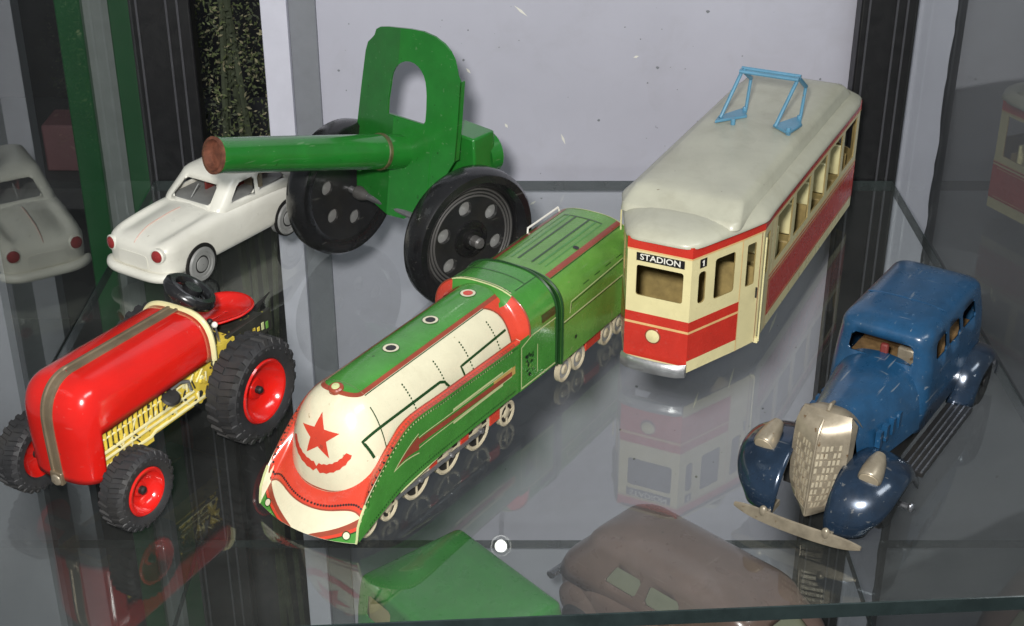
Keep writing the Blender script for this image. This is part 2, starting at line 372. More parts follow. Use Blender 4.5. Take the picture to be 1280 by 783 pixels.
def crown(z0, z1, xf0, xr0, hw0, r, dx, dw, n=7, hf=None, p=2.0):
    """levels that ease a roof over from its edge (z0) to its flat middle (z1)"""
    L = []
    for i in range(1, n+1):
        a = PI/2*i/n; k = 1-math.cos(a)**(2/p); s_ = math.sin(a)**(2/p)
        l = [lerp(z0, z1, s_), xf0-dx*k, xr0+dx*k, hw0-dw*k, max(.15, min(r, hw0-dw*k-.05))]
        if hf: l.append(hf-dw*k)
        L.append(tuple(l))
    return L
def greenhouse(mb, levels, m, us=None, windows=(), nc=4, cap=True, mcap=None):
    """car cabin: rounded rectangles (z, x_front, x_rear, half_width, corner_radius, half_width_front) stacked up;
    windows = (side, u0, u1, level0, level1) are real openings with eased corners"""
    us = us or {}
    base = [-1, -.6, -.2, .2, .6, 1]
    U = {}
    for sd in ('front', 'left', 'rear', 'right'):
        c = set(us.get(sd, base))
        for w in windows:
            if w[0] == sd: c |= {w[1], w[2]}
        U[sd] = sorted(c)
    def ring(l):
        z, xf, xr, hw, r = l[:5]; hf = l[5] if len(l) > 5 else hw; P = []; tags = []
        def hwx(x): return lerp(hw, hf, (x-xr)/(xf-xr))
        # left side (+y) from rear to front, front from +y to -y, right, rear
        for u in U['left']: x = lerp(xr+r, xf-r, (u+1)/2); P.append((x, hwx(x))); tags.append(('left', u))
        for k in range(1, nc):
            t = PI/2*(1-k/nc); P.append((xf-r+r*math.cos(t), hf-r+r*math.sin(t))); tags.append(None)
        for u in U['front']: P.append((xf, -u*(hf-r))); tags.append(('front', u))
        for k in range(1, nc):
            t = -PI/2*k/nc; P.append((xf-r+r*math.cos(t), -(hf-r)+r*math.sin(t))); tags.append(None)
        for u in U['right']: x = lerp(xf-r, xr+r, (u+1)/2); P.append((x, -hwx(x))); tags.append(('right', u))
        for k in range(1, nc):
            t = -PI/2-PI/2*k/nc; P.append((xr+r+r*math.cos(t), -(hw-r)+r*math.sin(t))); tags.append(None)
        for u in U['rear']: P.append((xr, u*(hw-r))); tags.append(('rear', u))
        for k in range(1, nc):
            t = PI-PI/2*k/nc; P.append((xr+r+r*math.cos(t), (hw-r)+r*math.sin(t))); tags.append(None)
        return [V((x, y, z)) for x, y in P], tags
    R = []
    for l in levels: p, tg = ring(l); R.append(p)
    ctr = sum(R[0], V())/len(R[0])
    n = len(tg); vs = [p for r in R for p in r]; fs = []; extra = []
    for i in range(len(R)-1):
        for j in range(n):
            k = (j+1) % n; a, b = tg[j], tg[k]; hole = False
            if a and b and a[0] == b[0]:
                for (sd, u0, u1, l0, l1) in windows:
                    if a[0] == sd and a[1] >= u0-1e-6 and b[1] <= u1+1e-6 and l0 <= i < l1:
                        hole = True
                        q = [R[i][j], R[i][k], R[i+1][k], R[i+1][j]]
                        w = q[1]-q[0]; e = .22
                        ew = min(.3, e/max(w.length, .01)); eh = min(.35, e/max((q[3]-q[0]).length, .01))
                        if abs(a[1]-u0) < 1e-6 and i == l0: extra.append((q[0], q[0].lerp(q[1], ew), q[0].lerp(q[3], eh)))
                        if abs(b[1]-u1) < 1e-6 and i == l0: extra.append((q[1], q[1].lerp(q[2], eh), q[1].lerp(q[0], ew)))
                        if abs(a[1]-u0) < 1e-6 and i == l1-1: extra.append((q[3], q[3].lerp(q[0], eh), q[3].lerp(q[2], ew)))
                        if abs(b[1]-u1) < 1e-6 and i == l1-1: extra.append((q[2], q[2].lerp(q[3], ew), q[2].lerp(q[1], eh)))
            if not hole: fs.append((i*n+j, (i+1)*n+j, (i+1)*n+k, i*n+k))
    mb.add(vs, fs, m)
    for t in extra:
        nn = (t[1]-t[0]).cross(t[2]-t[0]); o_ = (t[0]-ctr); o_.z = 0
        mb.add(t if nn.dot(o_) > 0 else (t[0], t[2], t[1]), [(0, 1, 2)], m)
    if cap:
        last = R[-1]; c_ = sum(last, V())/n
        mid_ = [p.lerp(c_, .5)+V((0, 0, .015)) for p in last]; k0 = len(last)
        mb.add(list(last)+mid_+[c_+V((0, 0, .02))], [(j, k0+j, k0+(j+1) % n, (j+1) % n) for j in range(n)]+[(k0+j, 2*k0, k0+(j+1) % n) for j in range(n)], mcap or m)
    return R

# ================================================================== TRAM
def make_tram():
    t = thing('toy_tram', 'cream and red tin tram with grey roof and blue pantograph, headed for STADION', 'toy tram', (7.34, 67.37, 0), 26)
    yc, HW = .2, 3.92
    F, Bv, D, E_, R_, T_ = (0, 1.75), (-3.4, 3.3), (-5.05, 3.98), (-6.7, HW), (-25.3, HW), (-26.9, 2.0)
    z0, z1 = 1.05, 8.3
    body = MB()
    def seg(p, q):
        p, q = V((p[0], p[1]+yc, 0)), V((q[0], q[1]+yc, 0)); d = (q-p); L = d.length; d = d/L
        n = V((d.y, -d.x, 0))
        c = (p+q)/2-V((-13, yc, 0))
        if n.dot(c) < 0: n = -n
        return L, (lambda a, z, h: p+d*a+V((0, 0, z))+n*(h-.08))
    def panel(p, q, holes, strips):
        L, fn = seg(p, q)
        body.plate([(0, z0), (L, z0), (L, z1), (0, z1)], holes, fn, .08, 'tram_cream', 'tram_inside')
        for a0, a1, za, zb, m in strips:
            a0 = a0 if a0 is not None else -.012; a1 = a1 if a1 is not None else L+.012
            h = .092 if m != 'tram_line' else .103
            if m == 'ink': h = .108
            body.add([fn(a0, za, h), fn(a1, za, h), fn(a1, zb, h), fn(a0, zb, h)], [(0, 1, 2, 3)], m)
        return L, fn
    low = [(None, None, 1.75, 4.05, 'tram_red'), (None, None, 3.36, 3.50, 'tram_line'), (None, None, 7.68, 8.3, 'tram_red'), (None, None, 7.60, 7.68, 'tram_line')]
    # front: y from +1.75 (a=0) to -1.75
    L, fnF = panel((0, 1.75), (0, -1.75), [rrect(.42, 5.05, 2.98, 6.78, .14)], [(None, None, 1.42, 4.05, 'tram_red')]+low[1:])
    for sy in (1, -1):
        f = lambda p: (p[0], p[1]*sy)
        holes = [rrect(.55, 4.95, 1.08, 6.75, .2), rrect(1.75, 4.85, 3.25, 7.15, .16)]
        L, fnB = panel(f(F), f(Bv), holes, low)
        if sy == 1: fnBev = fnB
        L, fn = panel(f(Bv), f(D), [rrect(.45, 4.75, 1.15, 7.2, .1)], [(None, None, 7.68, 8.3, 'tram_red'), (None, None, 7.60, 7.68, 'tram_line'), (0, .05, z0, 7.6, 'tram_line'), (1.55, 1.6, z0, 7.6, 'l_brick')])
        L, fn = panel(f(D), f(E_), [rrect(.55, 4.75, 1.2, 7.2, .1)], [(None, None, 7.68, 8.3, 'tram_red'), (1.5, 1.56, z0, 7.6, 'tram_line')])
        wins = []
        x = .95
        for k in range(5): wins.append(rrect(x, 4.72, x+2.92, 7.42, .08)); x += 3.52
        L, fn = panel(f(E_), f(R_), wins, [(.05, None, 1.75, 4.0, 'tram_red'), (None, None, 7.68, 8.3, 'tram_red'), (None, None, 7.60, 7.68, 'tram_line'), (.05, None, 4.12, 4.22, 'tram_red'), (.0, None, 4.22, 4.29, 'tram_line'),
              (.22, L*0+18.2, 3.82, 3.87, 'tram_line'), (.22, 18.2, 1.88, 1.93, 'tram_line'), (.2, .25, 1.88, 3.87, 'tram_line'), (.6, .64, 4.3, 7.6, 'tram_line')])
        panel(f(R_), f(T_), [rrect(.5, 4.8, 1.9, 7.2, .1)], low)
    panel(T_, (T_[0], -T_[1]), [rrect(.4, 4.9, 3.6, 6.9, .12)], low)
    body.build('body', t, sharp=25)
    ins = MB()
    ins.box((-25, yc-3.6, 1.2), (-5.2, yc+3.6, 1.5), 'tram_inside'); ins.box((-5.2, yc-2.2, 1.2), (-1.4, yc+2.2, 1.5), 'tram_inside')
    for x in (-6.5, -15.2, -24.2):
        ins.box((x-.06, yc-3.55, 1.5), (x+.06, yc+3.55, 5.0 if x != -6.5 else 4.7), 'tram_inside')
    ins.build('floor', t)
    for k in range(5):
        for sy in (-1, 1):
            b = MB(); x = -9.2-3.4*k
            b.box((x-1.1, yc+sy*2.3-1., 1.5), (x-.1, yc+sy*2.3+1., 3.6), 'tram_inside'); b.box((x-1.25, yc+sy*2.3-1., 3.6), (x-1.05, yc+sy*2.3+1., 5.6), 't_pale')
            b.build('seat', t, bevel=.08)
    # roof: stacked insets of the plan
    half = [(.0, 1.75), (-3.4, 3.3), (-5.05, 3.98), (-6.7, HW), (-15, HW), (-25.3, HW), (-26.9, 2.0)]
    def ringp(z, ins, dn=0):
        P = []
        cx = -13.4
        side = []
        for x, y in half:
            side.append((cx+(x-cx)*(1-ins/13.4*1.15), max(.3, y*(1-ins/HW))))
        loop = side+[(x, -y) for x, y in reversed(side)]
        # ease the corners
        for _ in range(2):
            out = []
            for i in range(len(loop)):
                a, b = loop[i], loop[(i+1) % len(loop)]
                out += [(lerp(a[0], b[0], .12), lerp(a[1], b[1], .12)), (lerp(a[0], b[0], .88), lerp(a[1], b[1], .88))]
            loop = out
        return [V((x, y+yc, z)) for x, y in loop]
    rf = MB()
    lv = [(8.22, .12), (8.22, -.15), (8.34, -.16), (8.46, -.08), (8.60, .10), (8.72, .36), (8.82, .75), (8.89, 1.3), (8.93, 2.1), (8.95, 3.0)]
    rf.loft([ringp(z, i) for z, i in lv], 'tram_roof', True, False, True)
    # raised clerestory with a sloping nose
    hwp = 3.0
    def plat(z, x0, x1, hw, r): return [V((x, y+yc, z)) for x, y in rrect(x1, -hw, x0, hw, r, 5)]
    rf.loft([plat(8.5, -2.35, -25.2, hwp+.30, .5), plat(8.84, -2.45, -25.1, hwp+.28, .5), plat(8.90, -2.58, -25.0, hwp+.24, .5), plat(9.28, -3.25, -24.6, hwp+.12, .5), plat(9.50, -3.66, -24.3, hwp-.02, .5), plat(9.58, -3.95, -24.0, hwp-.3, .5), plat(9.64, -4.4, -23.6, hwp-.8, .5), plat(9.68, -5.2, -23, hwp-1.6, .5), plat(9.70, -6, -22, .5, .2)], 'tram_roof')
    for px, py in ((-1.35, -.6), (-1.25, 1.15), (-1.9, 2.3), (-.95, 1.5)): rf.ball((px, py, 8.72-.02*abs(py)), (.07, .07, .06), 'under', 8, 5)
    rf.build('roof', t, sharp=50)
    # destination signs
    sg = MB()
    fn = lambda a, b, h: fnF(1.70-a*-1-0.0, 7.27+b, .095+h)
    sg.add([fnF(.38, 7.04, .112), fnF(3.0, 7.04, .112), fnF(3.0, 7.50, .112), fnF(.38, 7.50, .112)], [(0, 1, 2, 3)], 'ink')
    sg.text('STADION', .46, lambda a, b, h: fnF(1.69-a, 7.27+b, .112+h), 'white_ink', squeeze=1.12)
    sg.build('destination_sign', t, recalc=False)
    sg = MB()
    sg.add([fnBev(.56, 7.0, .112), fnBev(1.06, 7.0, .112), fnBev(1.06, 7.5, .112), fnBev(.56, 7.5, .112)], [(0, 1, 2, 3)], 'ink')
    one = [(-.05, -.17), (.05, -.17), (.05, .17), (-.03, .17), (-.12, .08), (-.08, .04), (-.05, .07)]
    sg.add([fnBev(.81+a, 7.25+b, .128) for a, b in one], [tuple(range(len(one)))], 'white_ink')
    sg.build('route_sign', t, recalc=False)
    hl = MB(); hl.lathe((.01, yc-.15, 2.83), (1, 0, 0), [(.44, 0), (.44, .05), (.40, .07), (.38, .07)], 'l_brick', 28); hl.lathe((.01, yc-.15, 2.83), (1, 0, 0), [(.38, .05), (.36, .09), (.2, .13), (.01, .14)], 'tram_cream', 28); hl.build('headlight', t)
    bp = MB()
    ys = lin(-1.82, 1.82, 10)
    bp.loft([[V((.08+.38*(1-(y/1.82)**2)**.5*1+dx, yc-.05+y, z)) for dx, z in ((0, .82), (.12, .88), (.16, 1.15), (.12, 1.45), (-.02, 1.58), (-.14, 1.5), (-.14, .9))] for y in ys], 'silver')
    bp.build('bumper', t, sharp=45)
    for sy in (1, -1):
        d = MB()
        d.cyl((-4.95, yc+sy*4.12, 1.1), (-4.95, yc+sy*4.12, 7.3), .05, n=8, m='t_pale')
        d.box((-5.05, yc+sy*4.0-.12, 1.0), (-4.85, yc+sy*4.0+.12, 1.3), 'tram_cream')
        d.cyl((-4.55, yc+sy*3.9, 3.9), (-4.55, yc+sy*3.9, 4.5), .05, n=6, m='under')
        d.build('door_rail', t)
    for x in (-5, -21):
        for sy in (-1, 1):
            w = MB(); w.lathe((x, yc+sy*2.2, .8), (0, sy, 0), [(.05, .3), (.6, .3), (.8, .2), (.8, -.2), (.05, -.2)], 'under', 24); w.build('wheel', t)
    ch = MB(); ch.box((-23, yc-2, .55), (-3, yc+2, 1.2), 'under'); ch.build('chassis', t)
    pg = thing('pantograph', '', 'x'); del pg['label']; del pg['category']; pg.parent = t
    for sy in (1, -1):
        b = MB(); yy = yc+.35+sy*1.65
        b.loft([[V(p) for p in ((-13.7, yy-.1+.55*sy, z), (-14.6, yy-.75, z), (-16.6, yy+.15, z), (-15.4, yy+.75, z))] for z in (9.70, 9.86)], 'panto_blue')
        for fx in (-14.0, -16.2): b.cyl((fx, yy+.35, 9.55), (fx, yy+.35, 10.05), .15, n=8, m='panto_blue')
        b.build('foot', pg, bevel=.03)
        b = MB(); ap = (-15.15, yy+.35, 12.65); kn = (-16.6, yy+.45, 11.7)
        b.tube([(-14.35, yy-.55, 9.85), (-14.45, yy-.5, 10.0), ap], .11, 'panto_blue')
        b.tube([(-16.2, yy+.4, 9.85), kn], .10, 'panto_blue'); b.tube([kn, ap], .13, 'panto_blue')
        b.build('arm', pg)
    b = MB(); y0, y1 = yc+.7-1.75, yc+.7+1.75
    for dx, dz in ((0, .05), (.42, -.03)): b.tube([(-15.3+dx, y0, 12.65+dz), (-15.3+dx, y1, 12.65+dz)], .11, 'panto_blue')
    b.box((-15.4, y0, 12.66), (-14.8, y0+.15, 12.74), 'panto_blue'); b.box((-15.4, y1-.15, 12.66), (-14.8, y1, 12.74), 'panto_blue')
    b.build('collector_bar', pg)
make_tram()

# ================================================================== LOCOMOTIVE
def make_loco():
    t = thing('toy_locomotive', 'green and cream streamlined tin locomotive with a red star on its domed nose', 'toy locomotive', (-9.36, 53.93, 0), 33.5)
    P_ = 2.4; BW, ZB, BH, XD, DL = 2.6, 1.75, 4.6, -3.3, 2.25
    def boil(a, b):
        """a: x station (>XD means dome, XD..XD+DL); b: angle from the top, + to the right"""
        w = PI*b/180
        cy, cz = sgn_pow(math.sin(w), 2/P_), sgn_pow(max(0, math.cos(w)), 2/P_)
        k = 1.; x = a
        if a > XD:
            u = min(1, (a-XD)/DL); v = u*PI/2
            x = XD+DL*max(0, math.sin(v))**(2/2.2); k = max(0, math.cos(v))**(2/2.5)
        rise = (-a-3)*.03 if a < XD else 0
        return V((x, BW*k*cy, ZB+(BH+rise)*(k*cz)))
    sb = Surf(boil, lambda a, b: (min(a, XD-1), 0, 2.5))
    bo = MB()
    bs = lin(-90, 90, 56)
    bo.grid(boil, lin(-13.9, XD, 40)+[XD+DL*k/22 for k in range(1, 22)]+[XD+DL*.995], bs, 'l_cream')
    bvh = bo.bvh()
    # green top stripe with brick borders, rounded front end
    def stripe(hw, xe, m, h):
        sb.patch(bo, -14.2, -3.3, -hw, hw, m, 40, 12, h)
        def capf(u, q):
            e = max(0, 1-u*u)**.5
            return sb.at(lerp(-3.3, xe, u), lerp(-hw*e, hw*e, q), h)
        bo.grid(capf, lin(0, .999, 14), lin(0, 1, 12), m)
    stripe(22, -2.86, 'l_brick', .010); stripe(17.5, -3.0, 'l_green', .022)
    for sx in (-1, 1): sb.ribbon(bo, [(-13.9, sx*23), (-3.3, sx*23)], .05, 'l_dark', .024)
    for k, x in enumerate((-6.75, -9.85, -13.0)):
        sb.dot(bo, x, 0, .42, 'l_dark', .034, 24); sb.dot(bo, x, 0, .38, 'l_cream', .040, 24, ring=.25); sb.dot(bo, x, 0, .25, 'l_red' if k == 2 else 'ink', .044, 20)
    # rivet rows over the boiler
    for sx in (-1, 1):
        for x in (-5.4, -7.8, -9.9, -12.2):
            for q in range(13): sb.dot(bo, x-(.02*q), sx*(35+q*2.7), .055, 'l_dark', .024, 6)
        if True:
            pipe = [(-2.75, sx*68), (-2.55, sx*52), (-7.6, sx*52), (-7.9, sx*54), (-8.25, sx*62)]
            sb.ribbon(bo, pipe, .14, 'l_dark', .03)
            sb.ribbon(bo, [(-9.4, sx*62), (-9.3, sx*52), (-13.2, sx*50)], .13, 'l_dark', .03)
        sb.ribbon(bo, [(XD+.1, sx*34), (XD+.1, sx*84)], .06, 'l_dark', .02)
        bb = lin(22.1, 88, 26); ed = lambda b: min(-12.55, -13.35+.8*abs((b-55)/33)**3)
        bo.loft([[sb.at(lerp(ed(b), -13.9, q/6), sx*b, .03) for q in range(7)] for b in bb], 'l_red', closed=False)
        sb.ribbon(bo, [(ed(b), sx*b) for b in bb], .09, 'l_brick', .045)
    # star and garland thrown on to the dome
    c = V((-1.2, .0, 4.55)); fw = V((1, 0, .25)).normalized(); up = V((-.25, 0, 1)).normalized(); rt = V((0, 1, 0))
    pts = []
    for k in range(10):
        r = 1.1 if k % 2 == 0 else .47
        a = PI/2+k*PI/5+.06; pts.append(c+rt*math.cos(a)*r+up*math.sin(a)*r)
    project_poly(bo, bvh, [(c, pts[k], pts[(k+1) % 10]) for k in range(10)], -fw, 'l_red', .022)
    gar = []
    for k in range(25):
        a = lin(-1.25, 1.25, 24)[k]
        w = .21*(1-.75*abs(a)/1.3)**.5*(1+.25*(k % 2)) if abs(a) > .08 else .05
        p = c+rt*math.sin(a)*1.62+up*(-math.cos(a)*1.55+.05); dr = (rt*math.sin(a)-up*math.cos(a)); gar.append((p-dr*w, p+dr*w))
    for (p, q), (r, s_) in zip(gar, gar[1:]): project_poly(bo, bvh, [(p, q, s_), (p, s_, r)], -fw, 'l_red', .022, 2)
    bo.build('boiler', t, sharp=60, recalc=False)
    lam = MB(); p = sb.at(-3.0, 0, 0); lam.lathe(p, (0.25, 0, 1), [(.36, -.05), (.35, .10), (.28, .16), (.02, .18)], 'l_brick', 24, True)
    lam.lathe(p+V((.04, 0, .15)), (0.25, 0, 1), [(.2, 0), (.18, .05), (.01, .07)], 'l_pale', 16); lam.build('headlamp', t)
    # skirt and apron ------------------------------------------------
    zt = lambda x: smooth_interp([-14, -7, -4.9, -4.1, -3.35, -2.6, -1.6, -.75, -.35], [4.5, 4.58, 4.62, 4.48, 4.12, 3.6, 2.8, 1.95, 1.3], x)
    zb = lambda x: smooth_interp([-14, -9, -4, -1.5, -.3], [1.75, 1.7, 1.5, .85, .45], x)
    W = 2.85; XF = -.35
    sk = MB()
    for sy in (1, -1):
        fl = lambda x, q: V((x, sy*(W+.02*math.sin(PI*q)), lerp(zb(x), zt(x), q)))
        ss = Surf(fl, lambda a, b: (a, 0, 2))
        sk.grid(fl, lin(-13.4, XF, 60), lin(0, 1, 8), 'l_green')
        # dotted pale scallops below the top edge
        for k in range(64):
            x = lerp(-12.6, -.55, k/63); h = zt(x)-zb(x); e = .13
            ss.dot(sk, x, 1-(.14)/h, .055, 'l_pale', .016, 6)
        ss.ribbon(sk, [(x, 1-.045) for x in lin(-13.2, -.4, 40)], .05, 'l_dark', .016)
        # arrow
        ss.patch(sk, -12.6, -4.4, lambda a: .50+.008*(a+8), lambda a: .60+.008*(a+8), 'l_brick', 20, 2, .016)
        ss.patch(sk, -11.8, -7.6, .66, .70, 'l_pale', 12, 1, .016); ss.patch(sk, -11.8, -7.6, .41, .45, 'l_pale', 12, 1, .016)
        ss.patch(sk, -12.9, -11.0, .47, .63, 'l_gold', 8, 2, .013)
        ss.patch(sk, -4.9, -3.2, lambda a: lerp(.44, .56, (a+4.9)/1.7), lambda a: lerp(.68, .57, (a+4.9)/1.7), 'l_brick', 10, 4, .018)
        for lo in (.46, .64): ss.ribbon(sk, [(-12.6, lo), (-4.9, lo+.01)], .05, 'l_pale', .02)
        ss.ribbon(sk, [(-4.9, .38), (-3.0, .56), (-4.9, .72)], .06, 'l_pale', .022)
        # little dark teeth along the bottom
        for k in range(80):
            x = lerp(-12.9, -1.2, k/79); ss.dot(sk, x, .09, .05, 'l_dark', .016, 5)
    # apron: from boiler foot to the outer edge
    NS = 40
    out, inn = [], []
    xs = lin(-13.6, XF, 46)
    for x in xs:
        out.append(V((x, W, zt(x)))); u = max(0, (x-(XD-.3))/(DL+.3))
        yy = BW*max(0., 1-u**2.3)**(1/2.3) if x < XD+DL*.72 else None
        inn.append(None)
    # outer path: right side -> corner drop -> front bottom -> mirrored
    cor = [V((-.29, W, 1.0)), V((-.24, W, .72)), V((-.2, W-.03, .5))]
    front = [V((-.2+.55*(1-(y/W)**2), y, .5-.12*(1-(y/W)**2))) for y in lin(W-.12, 0, 22)]
    O = out+cor+front
    O = O+[V((p.x, -p.y, p.z)) for p in reversed(O[:-1])]
    # inner path by arc: side foot line then dome foot
    n_side = sum(1 for x in xs if x <= XD-.4)
    half_n = len(out)+len(cor)+len(front)
    I = []
    for i in range(half_n):
        if i < n_side:
            x = xs[i]; I.append(V((x, BW-.12, zt(x)+.06)))
        else:
            a = (i-n_side)/(half_n-1-n_side); th = a**1.12*PI/2
            x = XD-.4+(DL+.32)*math.sin(th)**(.95); y = (BW-.1)*math.cos(th)**.8 if th < PI/2-1e-4 else 0
            z0_ = zt(XD-.4)+.06; I.append(V((x, y, lerp(z0_, 2.0, (math.sin(th))**1.05))))
    I = I+[V((p.x, -p.y, p.z)) for p in reversed(I[:-1])]
    nn = len(O)
    def apr(s_, q):
        i = max(0, min(nn-2, int(s_))); f = s_-i
        a = O[i].lerp(O[i+1], f); b = I[i].lerp(I[i+1], f)
        p = a.lerp(b, q); k = abs(s_-(nn-1)/2)/((nn-1)/2)
        bul = .5*q*(1-q)*max(0, 1-k*1.7)
        return p+V((bul*.8, 0, bul*.9))
    sa = Surf(apr, lambda a, b: (-4, 0, -4))
    sk.grid(apr, lin(0, nn-1, (nn-1)*2), lin(0, 1, 14), 'l_cream')
    mid = (nn-1)/2
    def redlo(s_):
        k = min(1, abs(s_-mid)/mid); return smooth_interp([0, .12, .20, .27, .33, .40, .48, 1], [.52, .52, .50, .43, .29, .12, .05, .04], k)
    sa.patch(sk, .2, nn-1.2, redlo, .93, 'l_red', 170, 8, .014)
    sa.ribbon(sk, [(s_, .95) for s_ in lin(.3, nn-1.3, 120)], .07, 'l_brick', .026)
    sa.ribbon(sk, [(s_, redlo(s_)+.015) for s_ in lin(.3, nn-1.3, 120)], .07, 'l_brick', .026)
    for k in range(120):
        s_ = lerp(1, nn-2, k/119); sa.dot(sk, s_, redlo(s_)+.1, .06, 'ink' if .25 < k/119 < .75 else 'l_brick', .028, 6)
    for sd in (0, 1):
        for k in range(70):
            s_ = lerp(2, 44, k/69); s_ = s_ if sd == 0 else nn-1-s_
            sa.dot(sk, s_, .42, .075, 'l_brick', .022, 6)
    # front corners: red arcs and green triangles with white lamps
    h0 = len(out)+len(cor)
    for sd in (0, 1):
        mp = (lambda s_: s_) if sd == 0 else (lambda s_: nn-1-s_)
        sC = h0-1.; sE = mid-4.
        arc = lambda s_: .33*max(0, (1-((s_-sC)/(sE-sC)))) **.75
        def band(lo, hi, m, h):
            sk.grid(lambda s_, q: sa.at(mp(s_), lerp(lo(s_), hi(s_), q), h), lin(sC, sE, 24), lin(0, 1, 4), m)
        band(lambda s_: 0.005, lambda s_: arc(s_), 'l_brick', .016)
        band(lambda s_: 0.005, lambda s_: max(.005, arc(s_)-.10), 'l_red', .022)
        band(lambda s_: 0.005, lambda s_: max(.005, arc(s_)-.155), 'l_dark', .026)
        band(lambda s_: 0.005, lambda s_: max(.005, arc(s_)-.175), 'l_green', .030)
        sa.dot(sk, mp(sC+4.2), .10, .21, 'l_dark', .035, 18); sa.dot(sk, mp(sC+4.2), .10, .16, 'l_cream', .042, 18)
        sk.tube([V((p.x, p.y*(1 if sd == 0 else -1), p.z)) for p in out[-3:]+cor], .06, 'l_pale', 6)
    sk.build('skirt', t, sharp=40, recalc=False)
    # cab ---------------------------------------------------------------
    XC0, XC1 = -14.2, -16.75
    def cab(x, b):
        # b -1..1 across: vertical side then arch
        s_ = abs(b); sg = 1 if b >= 0 else -1; zs = 4.7; top = 6.78
        if s_ > .6: z = lerp(1.75, zs, (1-s_)/.4); return V((x, sg*2.9, z))
        w = (s_/.6)*PI/2
        return V((x, sg*2.9*sgn_pow(math.sin(w), 2/2.5), zs+(top-zs)*sgn_pow(max(0, math.cos(w)), 2/2.3)))
    sc_ = Surf(cab, lambda a, b: (a, 0, 3))
    cb = MB(); bl = lin(-1, 1, 60)
    cb.grid(cab, lin(XC1, XC0, 8), bl, 'l_green')
    for sg in (1, -1): cb.grid(cab, lin(XC0, -13.3, 3), [sg*q for q in lin(.6, 1, 8)], 'l_green')
    for x in (XC1,):
        cb.add([cab(x, b) for b in bl], [tuple(range(len(bl)))], 'l_red' if x == XC0 else 'l_dark')
    for sg in (1, -1):
        sc_.ribbon(cb, [(-13.42, sg*.985), (-13.42, sg*.66), (XC0-.2, sg*.62), (XC1+.12, sg*.62)], .07, 'l_pale', .016)
        sc_.ribbon(cb, [(-13.4, sg*.98), (XC1+.1, sg*.98)], .09, 'l_pale', .016)
        sc_.ribbon(cb, [(-14.9, sg*.94), (-14.9, sg*.72)], .06, 'l_pale', .018)
        for k in range(26):
            sc_.dot(cb, -14.15+random.uniform(-.35, .35), sg*random.uniform(.74, .93), random.uniform(.05, .13), random.choice(['l_dark', 'l_dark', 'ink', 'l_green2']), .016+.001*k, 7)
        sc_.patch(cb, XC1+.15, -15.3, sg*.52, sg*.59, 'l_dark', 3, 3, .016)
        sc_.ribbon(cb, [(XC0-.5, sg*.2), (XC1+.05, sg*.2)], .05, 'l_dark', .018)
    for xx in (-14.4, -15.6): sc_.ribbon(cb, [(xx, -.2), (xx, .2)], .06, 'l_dark', .018)
    sc_.ribbon(cb, [(XC0-.15, b) for b in lin(-.2, .2, 10)], .08, 'l_pale', .02)
    cb.tube([cab(XC1+.05, b)*1 for b in bl], .09, 'l_dark', 6)
    cb.build('cab', t, sharp=40, recalc=False)
    fl_ = MB()  # flare between boiler and cab: red cheeks, green over the stripe
    def flare(q, w):
        a = boil(-13.3, w*86); b = cab(XC0, w*.62); m_ = a.lerp(b, .42)+V((-.22, 0, -.16))
        return a.lerp(m_, q*2) if q < .5 else m_.lerp(b, q*2-1)
    sfl = Surf(flare, lambda a, b: (-14, 0, 3))
    for w0, w1, m_ in ((-1, -.36, 'l_red'), (-.36, .36, 'l_green'), (.36, 1, 'l_red')):
        fl_.grid(flare, lin(.06, 1, 10), lin(w0, w1, 16), m_)
        if m_ == 'l_red': fl_.tube([flare(1, w)+V((0, 0, .01)) for w in lin(w0, w1, 16)], .05, 'l_brick', 6)
    fl_.tube([flare(1, w)+V((.02, 0, .02)) for w in lin(-.36, .36, 10)], .045, 'l_pale', 6)
    fl_.build('collar', t, sharp=60, recalc=False)
    ch = MB(); ch.box((-16.4, -2.2, 1.1), (-1.2, 2.2, 1.9), 'under')
    for sy in (1, -1):
        for x0, x1 in ((-12.0, -11.1), (-9.3, -8.6), (-6.7, -6.1), (-4.3, -3.9)): ch.box((x0, sy*2.45-.12, .75), (x1, sy*2.45+.12, 1.5), 'l_red')
    ch.build('chassis', t, bevel=.05)
    def wheel(x, r, y, sy, z=None):
        z = z or r; w = MB()
        w.lathe((x, sy*y, z), (0, sy, 0), [(r, -.15), (r, .1), (r-.1, .14), (r-.2, .1), (r-.22, 0), (r*.3, 0)], 'wheel_cream', 28)
        w.lathe((x, sy*y, z), (0, sy, 0), [(r-.18, .03), (r-.2, .05), (.05, .05)], 'under', 28)
        w.lathe((x, sy*y, z), (0, sy, 0), [(r*.42, .07), (r*.32, .12), (.02, .12)], 'wheel_cream', 14)
        w.tube([(x, sy*(y+.07), z-r*.8), (x, sy*(y+.07), z+r*.8)], .05, 'wheel_cream', 5); w.tube([(x-r*.8, sy*(y+.07), z), (x+r*.8, sy*(y+.07), z)], .05, 'wheel_cream', 5)
        w.build('wheel', t, sharp=40)
    for sy in (1, -1):
        for x, r in ((-1.5, .66), (-3.0, .66), (-5.1, 1.05), (-7.6, 1.05), (-10.1, 1.05), (-12.7, .7)): wheel(x, r, 2.42, sy)
        rd = MB()
        rd.box((-10.3, sy*2.72-.05, 1.0), (-3.3, sy*2.72+.05, 1.16), 'silver'); rd.cyl((-3.6, sy*2.72, 1.25), (-6.8, sy*2.74, 1.62), .06, n=6, m='l_pale')
        for x in (-5.1, -7.6, -10.1): rd.cyl((x, sy*2.6, 1.08), (x, sy*2.84, 1.08), .12, n=10, m='silver')
        rd.build('coupling_rod', t)
        cy = MB(); cy.cyl((-1.15, sy*2.62, 1.22), (-2.9, sy*2.62, 1.35), .2, n=14, m='wheel_cream'); cy.build('cylinder', t)
make_loco()

